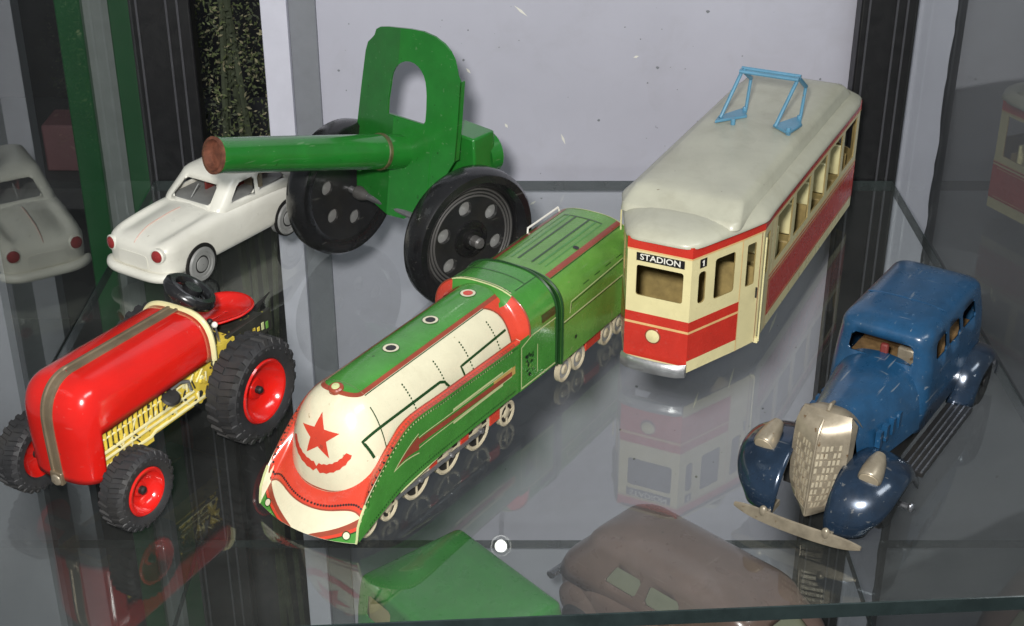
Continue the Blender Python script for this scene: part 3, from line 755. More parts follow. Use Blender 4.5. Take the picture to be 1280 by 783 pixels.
# ================================================================== TENDER
def make_tender():
    fx, fy = -math.sin(math.radians(33.5)), -math.cos(math.radians(33.5))
    t = thing('toy_tender', 'green tin coal tender with red roof lines coupled behind the locomotive', 'toy tender', (-9.2-fx*16.95, 53.82-fy*16.95, 0), 31.5)
    LN = 8.3
    def sec(x, b):
        s_ = abs(b); sg = 1 if b >= 0 else -1; zs = 4.55; top = 6.55
        if s_ > .55: return V((x, sg*2.78, lerp(1.6, zs, (1-s_)/.45)))
        w = (s_/.55)*PI/2
        return V((x, sg*2.78*sgn_pow(math.sin(w), 2/2.6), zs+(top-zs)*sgn_pow(max(0, math.cos(w)), 2/2.6)))
    su = Surf(sec, lambda a, b: (a, 0, 3)); b_ = MB(); bl = lin(-1, 1, 64)
    b_.grid(sec, lin(-LN, 0, 14), bl, 'l_green2')
    for x in (0, -LN): b_.add([sec(x, b) for b in bl], [tuple(range(len(bl)))], 'l_dark' if x == 0 else 'l_green')
    for sg in (1, -1):
        su.patch(b_, -LN+.05, -.35, lambda a: sg*.175, lambda a: sg*.225, 'l_brick', 20, 3, .014)
        su.ribbon(b_, [(-LN+.05, sg*.232), (-.35, sg*.232)], .05, 'l_dark', .016)
        su.ribbon(b_, [(-LN+.1, sg*.64), (-.1, sg*.64)], .09, 'l_pale', .018)
        su.ribbon(b_, [(-LN+.1, sg*.655), (-.1, sg*.655)], .05, 'l_dark', .016)
        su.ribbon(b_, [(-.9, sg*.60), (-1.0, sg*.52), (-LN+.6, sg*.50)], .07, 'l_pale', .018)
        su.ribbon(b_, [(-.95, sg*.575), (-1.1, sg*.535), (-LN+.6, sg*.515)], .06, 'l_dark', .017)
        su.ribbon(b_, [(-2.4, sg*.46), (-LN+1, sg*.46)], .05, 'l_dark', .017, dash=4)
        su.dot(b_, -1.6, sg*.86, .12, 'ink', .02, 8)
        for k in range(3): su.ribbon(b_, [(-LN+1.1, sg*(.03+.045*k)), (-1.0, sg*(.03+.045*k))], .13 if k < 2 else .07, 'l_green' if k else 'l_dark', .016)
        su.ribbon(b_, [(-LN+1.1, sg*.12), (-LN+1.1, 0)], .1, 'l_dark', .018)
    su.dot(b_, -3.9, .15, .18, 'ink', .03, 10)
    su.ribbon(b_, [(-LN+.06, b) for b in lin(-.6, .6, 30)], .08, 'l_pale', .018)
    b_.tube([sec(-.12, b)+V((0, 0, .0)) for b in bl], .1, 'l_dark', 6)
    b_.build('body', t, sharp=40, recalc=False)
    rl = MB(); rl.tube([(-4.6, -2.0, 6.1), (-4.7, -2.05, 6.42), (-LN+.3, -2.05, 6.42), (-LN+.2, -2.0, 6.1)], .06, 'white_ink', 6); rl.build('lit_edge', t)  # pale tube stands in for light caught along the far top edge
    ch = MB(); ch.box((-LN+.3, -2.1, 1.0), (-.3, 2.1, 1.7), 'under')
    for sy in (1, -1): ch.box((-4.9, sy*2.4-.15, .75), (-3.2, sy*2.4+.15, 1.4), 'l_red')
    ch.box((-.4, -.3, 1.0), (.3, .3, 1.2), 'under'); ch.build('chassis', t, bevel=.05)
    for sy in (1, -1):
        for x, r in ((-1.0, .72), (-2.5, .72), (-5.7, .72), (-7.2, .72)):
            w = MB()
            w.lathe((x, sy*2.4, r), (0, sy, 0), [(r, -.15), (r, .1), (r-.1, .14), (r-.18, .1), (r-.2, 0)], 'wheel_cream', 26)
            w.lathe((x, sy*2.4, r), (0, sy, 0), [(r-.16, .03), (.05, .05)], 'grey_pl', 26); w.lathe((x, sy*2.4, r), (0, sy, 0), [(.3, .05), (.2, .14), (.02, .14)], 'wheel_cream', 12)
            w.build('wheel', t, sharp=40)
make_tender()

# ================================================================== CANNON
def make_cannon():
    t = thing('toy_cannon', 'green tin field gun with arched shield and two black disc wheels', 'toy cannon', (-6.47, 80.07, 0), 45)
    c9, s9 = math.cos(math.radians(9)), math.sin(math.radians(9))
    OFF = V((-1.26, -1.68, 0))
    def from36(x, y, z): return V((x*c9-y*s9, x*s9+y*c9, z))+OFF
    tn = math.tan(math.radians(10))
    def sh(a, z, h):
        x = 1.0-tn*(z-7)
        bend = 0
        if a < .3: bend = .34*(.3-a); a = .3-(.3-a)*1.16
        return from36(x-bend+h, a, z)
    O = [(-2.5, 4.4), (.41, 3.84), (1.6, 3.9), (2.74, 4.6), (3.9, 6.2), (4.95, 8.1), (4.93, 10.4), (4.86, 12.6), (4.62, 12.95), (4.5, 13.3), (4.32, 13.75), (3.95, 14.2), (3.5, 14.52), (2.8, 14.8), (1.94, 14.94), (1.0, 14.92), (.12, 14.82), (-.8, 14.63), (-1.45, 14.44), (-1.78, 14.22), (-1.9, 13.85), (-2.1, 13.62), (-2.42, 13.3), (-2.58, 12.75), (-2.75, 10.6), (-2.9, 8.1), (-2.75, 6.2)]
    hole = [(-.28, 9.75), (-.30, 10.6), (-.2, 11.5)]+[(1.15-1.35*math.cos(a)*1.0, 11.6+1.5*math.sin(a)) for a in lin(.15, PI-.15, 12)]+[(2.56, 11.4), (2.62, 10.6), (2.62, 9.95), (2.5, 9.75)]
    b = MB(); b.plate(O, [hole], sh, .14, 'c_green', lines=[((.3, 3.5), (.3, 9.75)), ((.3, 12.7), (.3, 15.2))])
    # returned flanges behind the rim
    for i in range(len(O)):
        pass
    idx = [5, 6, 7]
    b.loft([[sh(O[i][0], O[i][1], .13), sh(O[i][0], O[i][1], 0), sh(O[i][0]+.02, O[i][1], -.3), sh(O[i][0]-.08, O[i][1], -.3)] for i in idx], 'c_green')
    idx = [26, 25, 24]
    b.loft([[sh(O[i][0], O[i][1], .13), sh(O[i][0], O[i][1], 0), sh(O[i][0]-.04, O[i][1], -.5), sh(O[i][0]+.08, O[i][1], -.5)] for i in idx], 'c_green')
    b.tube([sh(.3, 3.95, .10), sh(.3, 9.7, .10)], .07, 'c_green', 6)
    b.tube([sh(3.2, 5.2, .15), sh(3.2, 8.6, .15)], .04, 'c_green', 6)
    b.build('shield', t, sharp=8)
    # barrel
    p1 = V((13.45, .75, 11.05))+OFF; p0 = V((1.8, .95, 8.05))+OFF; p0 = p0-(p1-p0).normalized()*1.6
    d = (p1-p0).normalized()
    br = MB(); Lb = (p1-p0).length
    br.lathe(p0, d, [(1.04, -.6), (1.03, 1.0), (1.0, Lb*.5), (.98, Lb-.35), (1.0, Lb-.3), (1.0, Lb), (.86, Lb+.02)], 'c_green', 40)
    br.lathe(p0, d, [(.86, Lb+.02), (.82, Lb-.2), (.76, Lb-.5), (.01, Lb-.55)], 'rusty', 32)
    br.lathe(p0, d, [(1.005, Lb-.12), (1.01, Lb), (.86, Lb+.03)], 'rusty', 32)
    br.tube([p0+d*k+V((0, 0, -1.0)) for k in (3.6, 3.75)], .16, 'c_green', 8)
    br.build('barrel', t, sharp=40)
    br2 = MB(); br2.lathe(p0, d, [(1.03, 1.9), (1.09, 1.95), (1.09, 2.15), (1.03, 2.2)], 'c_seam', 36); br2.build('barrel_ring', t)
    # breech box and trail
    tb = MB()
    tb.loft([[from36(x, y, z) for y, z in ((2.9, 5.6), (5.6, 6.0), (5.5, 9.2), (3.2, 9.4))] for x in (-.2, -2.2)], 'c_green')
    tb.build('breech', t, bevel=.12)
    dd = MB(); dd.lathe(from36(-2.1, 4.5, 7.5), V((-1, .1, .05)), [(1.2, 0), (1.25, .8), (1.1, .95), (.4, 1.0), (.02, 1.0)], 'c_green', 28); dd.build('breech_cap', t)
    tr = MB(); tr.loft([[V(p) for p in ((-1.1, -.9, 5.2), (-1.1, .9, 5.2), (-1.1, .9, 3.6), (-1.1, -.9, 3.6))], [V(p) for p in ((-6, -.5, 2.2), (-6, .5, 2.2), (-6, .5, 1.4), (-6, -.5, 1.4))], [V(p) for p in ((-9.2, -.5, .6), (-9.2, .5, .6), (-9.2, .5, .02), (-9.2, -.5, .02))]], 'c_green'); tr.build('trail', t, bevel=.08)
    ax = MB(); ax.cyl((0, -5.6, 4.25), (0, 6.0, 4.25), .22, n=12, m='silver'); ax.lathe((0, -3.9, 4.25), (0, 1, 0), [(.05, -.4), (.42, -.35), (.45, 0), (.3, .5), (.22, .7)], 'wire_grey', 16); ax.build('axle', t)
    R = 4.28
    for sy, x in ((1, -.2), (-1, .2)):
        w = MB(); y = 5.5*sy
        tilt = Matrix.Translation((x, y, R)) @ Matrix.Rotation(math.radians(-6 if sy > 0 else 6), 4, 'Z') @ Matrix.Scale(R/3.72, 4)
        w.X = tilt
        w.lathe((0, 0, 0), (0, sy, 0), [(2.78, -.55), (3.1, -.72), (3.5, -.72), (3.68, -.45), (3.72, 0), (3.66, .42), (3.46, .68), (3.12, .72), (2.9, .5), (2.78, .32), (2.72, .1), (2.78, -.3), (2.78, -.55)], 'rubber', 72)
        holes = [[(1.72*math.cos(k*PI/3+.35)+.40*math.cos(q)*1.0, 1.72*math.sin(k*PI/3+.35)+.40*math.sin(q)) for q in [2*PI*j/18 for j in range(18)]] for k in range(6)]
        holes = [[(p[0]*1., p[1]) for p in h] for h in holes]
        w.plate([(2.85*math.cos(2*PI*j/60), 2.85*math.sin(2*PI*j/60)) for j in range(60)], holes, lambda a, b2, h: V((a, sy*(.0+h-.12), b2)), .2, 'rubber2')
        w.plate([(2.85*math.cos(2*PI*j/60), 2.85*math.sin(2*PI*j/60)) for j in range(60)], holes, lambda a, b2, h: V((a, sy*(h-.55), b2)), .15, 'rubber2')
        w.lathe((0, -sy*.26, 0), (0, sy, 0), [(2.8, 0), (2.2, .02), (1.0, .02), (.05, .02)], 'c_hub', 40)
        for rr in (2.25, 2.42, 2.6): w.lathe((0, sy*.08, 0), (0, sy, 0), [(rr-.055, 0), (rr-.02, .06), (rr+.02, .06), (rr+.055, 0)], 'wire_grey', 56)
        w.lathe((0, sy*.08, 0), (0, sy, 0), [(1.0, 0), (.95, .12), (.72, .16), (.7, .1), (.55, .12), (.48, .3), (.2, .32), (.02, .32)], 'rubber', 30)
        w.lathe((0, sy*.08, 0), (0, sy, 0), [(.3, .3), (.3, .75), (.22, .85), (.02, .87)], 'wire_grey', 16)
        w.build('wheel', t, sharp=35, label='black wheel nearest the locomotive, hub outward' if sy > 0 else None)
make_cannon()

# ================================================================== TRACTOR
def tractor_wheel(parent, x, y, r, wd, rim, lugs, sy, name='wheel'):
    t = MB(); z = r; h = wd/2
    t.lathe((x, y, z), (0, sy, 0), [(rim, -h*.8), (rim+.1, -h*.95), (r*.86, -h), (r*.95, -h*.75), (r*.965, 0), (r*.95, h*.75), (r*.86, h), (rim+.16, h*.98), (rim+.04, h*.86), (rim-.04, h*.5)], 't_tyre', 64)
    for k in range(lugs):
        for sd in (-1, 1):
            a = 2*PI*(k+(.5 if sd > 0 else 0))/lugs; w = 2*PI/lugs*.28
            er = V((math.cos(a), 0, math.sin(a))); et = V((-math.sin(a), 0, math.cos(a))); ey = V((0, 1, 0)); c = V((x, y, z))
            tw = r*w
            def q(rad, off, yy): return c+er*rad+et*off+ey*(yy*sd)
            A = [q(r*.93, -tw, h*.04), q(r*.93, tw, h*.04), q(r*.95, tw*1.2+.1, h*.8), q(r*.95, -tw*.9+.1, h*.8)]
            B = [q(r*1.0, -tw*.7, h*.04), q(r*1.0, tw*.7, h*.04), q(r*.995, tw*.9+.1, h*.78), q(r*.995, -tw*.6+.1, h*.78)]
            C0 = [q(r*.80, -tw*.8+.1, h*.92), q(r*.80, tw*.8+.1, h*.92)]; C1 = [q(r*.80, -tw*.6+.1, h*1.06), q(r*.80, tw*.6+.1, h*1.06)]
            t.loft([A, B], 't_tyre')
            t.loft([[A[3], A[2], B[2], B[3]], [C0[0], C0[1], C1[1], C1[0]]], 't_tyre')
    o = t.build(name, parent, sharp=40)
    m = MB()
    m.lathe((x, y, z), (0, sy, 0), [(rim, h*.3), (rim+.05, h*.9), (rim-.02, h*.99), (rim-.12, h*.95), (rim*.82, h*.5), (rim*.6, h*.22), (rim*.35, h*.18), (rim*.3, h*.36), (.02, h*.38)], 't_red', 48)
    m.lathe((x, y, z), (0, sy, 0), [(.2, h*.36), (.2, h*.62), (.12, h*.72), (.01, h*.72)], 'under', 12)
    m.lathe((x, y, z), (0, sy, 0), [(rim, -h*.8), (rim*.6, -h*.3), (.05, -h*.3)], 't_red', 32)
    m.build('rim', o, sharp=40)
def make_tractor():
    t = thing('toy_tractor', 'red toy tractor with yellow engine sides and knobbly black tyres', 'toy tractor', (-19.92, 55.9, 0), 28.5)
    hd = MB()
    def sect(x, zlow, top, hw, p=3.2, n=40):
        R = []
        for k in range(n+1):
            a = PI*k/n; yy = hw*sgn_pow(math.cos(a), 2/p); zz = zlow+(top-zlow)*sgn_pow(math.sin(a), 2/p)
            R.append(V((x, yy, zz)))
        return R
    # one skin: U-shaped rings, flank - nose - flank, from the cowl foot up to the crown
    def uring(z, hw, dep, side):
        ring = []
        xs_ = lin(-7.6, -.6, 14)[:-1] if side else []
        sl = lambda x: V((0, 0, .028*(x+.6)*max(0, (z-4.75)/2.45)))
        for x in xs_: ring.append(V((x, hw, z))+sl(x))
        for q in lin(1, -1, 48):
            if not side and abs(q) > .84: continue
            w = q*PI/2; y = hw*sgn_pow(math.sin(w), 2/3.2); x = -.6+dep*sgn_pow(max(0, math.cos(w)), 2/2.9); ring.append(V((x, y, z))+sl(x))
        for x in reversed(xs_): ring.append(V((x, -hw, z))+sl(x))
        return ring
    low = [uring(z, 2.12-.05*(4.75-z)**2*.3, 1.77-.04*(4.75-z), False) for z in lin(2.3, 4.75, 8)]
    up = []
    for a in lin(0, PI/2-.012, 30):
        z = 4.75+2.45*sgn_pow(math.sin(a), 2/3.2); hw = 2.12*sgn_pow(math.cos(a), 2/3.2)
        f = max(0, (z-5.2)/2.0); dep = (1.77)*max(.015, 1-f**2.3)**(1/2.3) if f < 1 else .02
        up.append(uring(z, hw, dep, True))
    hd.loft(low, 't_red', closed=False); hd.loft(up, 't_red', closed=False)
    hd.build('hood', t, sharp=60, solid=.07, weld=.012)
    # stripe: raised rib along the crown and down the nose
    path = [V((x, 0, 7.2+.028*(x+.6))) for x in lin(-7.55, -.7, 12)]
    mid = [r[len(r)//2] for r in low[1:]+up[1:]]
    path += [p for p in reversed(mid) if p.x > -.35]
    sp = MB(); half = .34
    pr = []
    for i, p in enumerate(path):
        tt = (path[min(i+1, len(path)-1)]-path[max(i-1, 0)]).normalized(); n = V((0, 1, 0)).cross(tt); n = n if n.z+n.x > 0 else -n
        pr.append([p+V((0, s_*half, 0))+n*h for s_, h in ((-1, -.03), (-.95, .07), (-.55, .09), (-.4, .02), (.4, .02), (.55, .09), (.95, .07), (1, -.03))])
    sp.loft(pr, 't_stripe'); sp.build('stripe', t, sharp=50)
    rim = MB(); rim.tube(sect(-7.65, 4.7, 7.03, 2.14), .16, 't_pale', 8); rim.tube([(-7.65, 2.1, 4.7), (-7.5, 2.15, 3.6)], .06, 't_pale', 6)
    rim.loft([sect(-7.6, 4.75, 7.0, 2.08), [V((-7.62, 0, 5.5))]*41], 't_dark', closed=False); rim.build('cowl_rim', t)
    en = MB()
    en.box((-9.6, -1.85, 2.75), (.2, 1.85, 4.95), 't_yellow')
    for sy in (1, -1):
        y = 1.85*sy
        for k in range(15):
            x = -.2-.34*k; en.cyl((x, y, 3.75), (x, y*1.02, 4.75), .10, n=8, m='t_yellow'); en.box((x-.20, min(y, y+.04*sy), 3.7), (x-.13, max(y, y+.04*sy), 4.6), 't_dark')
        for z, r in ((3.62, .08), (3.30, .07), (4.3, .05)): en.tube([(.2, y+.06*sy, z), (-6.2, y+.06*sy, z)], r, 't_pale', 6)
        en.tube([(.2, y+.05*sy, 2.9), (-3.0, y+.05*sy, 2.8), (-3.4, y+.05*sy, 2.95), (-7.8, y+.05*sy, 2.95)], .08, 't_pale', 6)
        en.tube([(-4.6, y+.12*sy, 4.55), (-5.2, y+.16*sy, 4.65), (-5.8, y+.14*sy, 4.4), (-6.0, y+.1*sy, 3.8)], .10, 'silver', 8)
        for k in range(58):
            x = random.uniform(-9.4, -3.8); z = random.uniform(2.85, 4.7); r = random.uniform(.06, .22)
            en.cyl((x, y, z), (x, y+.05*sy*random.uniform(.8, 1.6), z), r, r*.8, n=10, m=random.choice(['t_dark', 't_yellow', 't_pale', 't_dark', 't_yellow']))
        for k in range(26):
            x = random.uniform(-9.0, -1); z = random.uniform(2.8, 4.2); en.tube([(x, y+.05*sy, z), (x+random.uniform(-.5, .5), y+.06*sy, z+.5)], .045, random.choice(['t_dark', 't_pale']), 5)
        en.box((-3.2, y-.05, 2.5), (-1.2, y+.05, 2.85), 't_yellow')
    en.build('engine', t, sharp=30)
    for sy in (1, -1):
        pd = MB(); pd.lathe((-4.35, sy*2.15, 4.35), (.1, sy*.5, .8), [(.02, -.12), (.42, -.1), (.5, 0), (.4, .1), (.02, .12)], 'under', 20); pd.cyl((-4.35, sy*1.6, 4.3), (-4.35, sy*2.15, 4.35), .14, n=8, m='under'); pd.build('pedal', t)
    rr = MB(); rr.box((-12.6, -1.5, 1.9), (-9.6, 1.5, 4.7), 't_dark'); rr.box((-8.6, -1.6, 4.95), (-7.7, 1.6, 5.6), 't_dark')
    rr.box((-12.7, -1.75, 3.9), (-9.5, -1.55, 5.1), 't_dark'); rr.box((-12.7, 1.55, 3.9), (-9.2, 1.75, 5.1), 't_dark')
    for sy in (1, -1):
        for k in range(9): rr.box((-12.4+.35*k, sy*1.76-.02, 4.1+.08*(k % 3)), (-12.2+.35*k, sy*1.76+.02, 4.5+.1*(k % 2)), random.choice(['l_pale', 't_yellow', 'l_green2']))
    rr.build('rear_housing', t, bevel=.08)
    lv = MB()
    for x, y, z, m in ((-8.6, 1.55, 6.0, 'white_ink'), (-8.9, 1.0, 5.9, 'under')): lv.tube([(x-.3, y, 4.6), (x, y, z)], .06, 'silver', 6); lv.ball((x, y, z), .16, m, 10, 8)
    lv.build('lever', t)
    se = MB()
    def seatp(u, a):
        r = u; x = -11.3+1.45*r*math.cos(a); y = 1.5*r*math.sin(a)
        if math.cos(a) > .6: x += .9*r*(math.cos(a)-.6)*1.6; y *= 1-.0*r
        z = 4.95+.5*r**3*(1-.6*max(0, math.cos(a)))+.1*max(0, math.cos(a))*r
        return V((x, y, z))
    se.grid(seatp, [.001]+lin(.12, 1, 9), lin(0, 2*PI, 40), 't_red'); 
    for q in (.35, .55): se.tube([seatp(q, a)+V((0, 0, .02)) for a in lin(0, 2*PI, 30)], .035, 't_red', 5)
    se.build('seat', t, solid=.1, sharp=60)
    po = MB(); po.cyl((-11.3, 0, 4.5), (-11.3, 0, 5.0), .4, n=12, m='under'); po.build('seat_post', t)
    hit = MB(); hit.tube([(-12.6, .3, 4.2), (-14.4, .4, 4.9)], [.22, .03], 'under', 8); hit.build('tow_spike', t)
    sw = MB(); c = V((-8.75, .1, 7.35)); ax = V((-.35, .42, .85)).normalized(); a = ax.orthogonal().normalized(); b = ax.cross(a); Rw = 1.08
    sw.tube([c+(a*math.cos(q)+b*math.sin(q))*Rw for q in [2*PI*k/28 for k in range(28)]], .33, 'rubber', 8, closed=True)
    for k in range(3): q = 2*PI*k/3+.4; sw.tube([c-ax*.1, c+(a*math.cos(q)+b*math.sin(q))*Rw], .2, 'rubber', 8)
    sw.cyl(c-ax*.5, c+ax*.35, .55, .45, 16, 'rubber'); sw.cyl(V((-8.3, 0, 5.2)), c-ax*.3, .2, n=10, m='under'); sw.build('steering_wheel', t, sharp=45)
    ax_ = MB(); ax_.cyl((-.45, -3.2, 1.9), (-.45, 3.2, 1.9), .25, n=10, m='under'); ax_.box((-.9, -.6, 1.6), (0, .6, 2.9), 'under')
    ax_.cyl((-9.0, -3.2, 2.75), (-9.0, 3.2, 2.75), .35, n=10, m='under'); ax_.box((-8, -.9, 2.0), (-.5, .9, 2.8), 'under'); ax_.build('axle', t)
    gl = MB(); gl.box((.95, -.35, 2.1), (1.25, .35, 2.75), 't_stripe'); gl.lathe((1.18, 0, 2.35), (1, 0, 0), [(.3, 0), (.28, .12), (.02, .16)], 'b_tan', 14); gl.build('badge', t, bevel=.06)
    for sy in (1, -1):
        tractor_wheel(t, -.45, sy*3.15, 1.92, 1.35, 1.12, 26, sy, 'front_wheel')
        tractor_wheel(t, -8.95, sy*3.2, 2.74, 1.75, 1.62, 24, sy, 'rear_wheel')
make_tractor()

# ================================================================== WHITE CAR
def make_white():
    l = (math.cos(math.radians(32.5)), -math.sin(math.radians(32.5)))
    t = thing('toy_car', 'white plastic sedan with red headlamps behind the tractor', 'toy car', (-19.15-2.95*l[0], 78.1-2.95*l[1], 0), 32.5)
    bd = MB()
    xs = [1.75, 1.6, 1.2, .5, -.6, -2, -3.5, -6, -8.5, -10.5, -11.8, -12.5, -12.75]
    hw = [1.5, 2.15, 2.5, 2.66, 2.74, 2.78, 2.8, 2.8, 2.78, 2.68, 2.45, 2.1, 1.5]
    zt = [2.3, 2.75, 3.15, 3.45, 3.68, 3.85, 3.98, 4.0, 3.95, 3.75, 3.4, 2.9, 2.3]
    zb = [1.35, 1.1, .95, .85, .8, .75, .75, .75, .75, .8, .95, 1.15, 1.5]
    rg = []
    X0, X1 = 1.55, -12.6
    for q in [.5-.5*math.cos(PI*k/70) for k in range(71)]:
        x = lerp(X0, X1, q); k = abs((x-(X0+X1)/2)/((X0-X1)/2)); e = max(.0, 1-k**14)**(1/3.6); e = max(e, .45)
        W = 2.66*e*(1-.03*k*k); ZT = smooth_interp([-12.6, -11, -9, -4, -3, 0, 1.2, 1.55], [2.9, 3.3, 3.5, 3.62, 3.6, 3.35, 3.15, 2.95], x); ZB = .8
        ZT = lerp(2.4, ZT, min(1, max(0, (e-.45)/.55))**.6); ZB = lerp(1.5, ZB, (e-.45)/.55)
        n = 72; ring = []; zc, hz = (ZT+ZB)/2, (ZT-ZB)/2; p = 5.6
        for j in range(n):
            a = 2*PI*j/n; y = W*sgn_pow(math.cos(a), 2/p); z = zc+hz*sgn_pow(math.sin(a), 2/p)
            if math.sin(a) > 0 and x > -4:
                yy = abs(y)/W; f = min(1, max(0, (x+4)/2.))*min(1, max(0, (1.3-x)/1.2)); g = max(0, math.sin(a))
                z += f*g*(.22*max(0, 1-(yy/.42)**2)-.16*math.exp(-((yy-.58)/.13)**2)+.08*math.exp(-((yy-.8)/.12)**2))
            if 2.35 < z < 2.75 and abs(math.cos(a)) > .7: y *= 1.014
            ring.append(V((x, y, z)))
        rg.append(ring)
    bd.loft(rg, 'white_pl')
    bv = bd.bvh()
    for k in range(12):
        p0, p1 = V((1.3-.33*k, 0, 8)), V((1.3-.33*(k+1), 0, 8))
        pts = []
        for q in (p0, p1):
            h, n_, *_ = bv.ray_cast(q, V((0, 0, -1)));
            if h: pts.append(h+V((0, 0, .02)))
        if len(pts) == 2: bd.tube(pts, .04, 'white_seam', 5)
    # front and rear bumper swell
    for x0, sg in ((1.62, 1), (-12.6, -1)):
        pts = []
        for q in lin(-1, 1, 24):
            y = 2.72*q; x = x0+sg*(.04-1.1*abs(q)**5); pts.append((x, y, 1.12))
        bd.tube(pts, [.15]+[.31]*23+[.15], 'white_pl', 10)
    bd.build('body', t, sharp=50)
    cb = MB()
    L = [(3.0, -3.2, -11.6, 2.55, .7, 2.4), (3.6, -3.45, -11.4, 2.53, .7, 2.4), (3.82, -3.6, -11.2, 2.48, .7, 2.36), (4.78, -4.7, -10.2, 2.26, .7, 2.14)]+crown(4.92, 5.42, -4.85, -10.05, 2.22, .7, 1.8, 1.5, 7, 2.1)
    W = [('front', -.93, .93, 2, 3)]
    for sd, s_ in (('left', 1), ('right', -1)):
        for u0, u1 in ((-.72, .1), (.22, .92)):
            W.append((sd, *(sorted((s_*u0, s_*u1))), 2, 3))
    W.append(('rear', -.85, .85, 2, 3))
    greenhouse(cb, L, 'white_pl', windows=W, nc=6)
    cb.build('cabin', t, sharp=50, solid=.14, recalc=False, weld=.004)
    ins = MB(); ins.box((-10.5, -2.1, 3.2), (-3.8, 2.1, 3.7), 'grey_pl'); ins.box((-8.0, -2.0, 3.6), (-7.6, 2.0, 4.8), 'b_tan'); ins.box((-10, .6, 3.6), (-5.6, .75, 4.85), 'win_red'); ins.box((-10, -.75, 3.6), (-5.6, -.6, 4.85), 'win_red'); ins.build('interior', t, bevel=.1)
    wp = MB(); wp.tube([(-3.75, -.1, 3.95), (-4.5, -.1, 4.6)], .04, 'grey_pl', 5); wp.build('windscreen_divider', t)
    for sy in (1, -1):
        h = MB(); hit = bv.ray_cast(V((8, sy*1.85, 2.5)), V((-1, 0, 0)))[0]; hp = hit+V((-.12, 0, 0)); h.lathe(hp, (1, sy*.16, .1), [(.48, -.2), (.47, .14), (.38, .2)], 'white_pl', 24); h.lathe(hp, (1, sy*.16, .1), [(.38, .14), (.35, .22), (.2, .28), (.01, .30)], 'lamp_red', 20); h.build('headlight', t)
        for x in (-1.35, -9.35):
            ar = MB(); ar.lathe((x, sy*2.26, 1.2), (0, sy, 0), [(.05, .445), (1.26, .445), (1.28, .3)], 'under', 36); ar.build('wheel_arch', t)
            w = MB(); w.lathe((x, sy*2.38, 1.12), (0, sy, 0), [(.1, -.4), (1.0, -.4), (1.12, -.3), (1.12, .3), (1.0, .42), (.82, .42), (.78, .34), (.6, .36), (.5, .28), (.45, .36), (.2, .42), (.02, .42)], 'grey_pl', 36); w.build('wheel', t, sharp=30)
make_white()

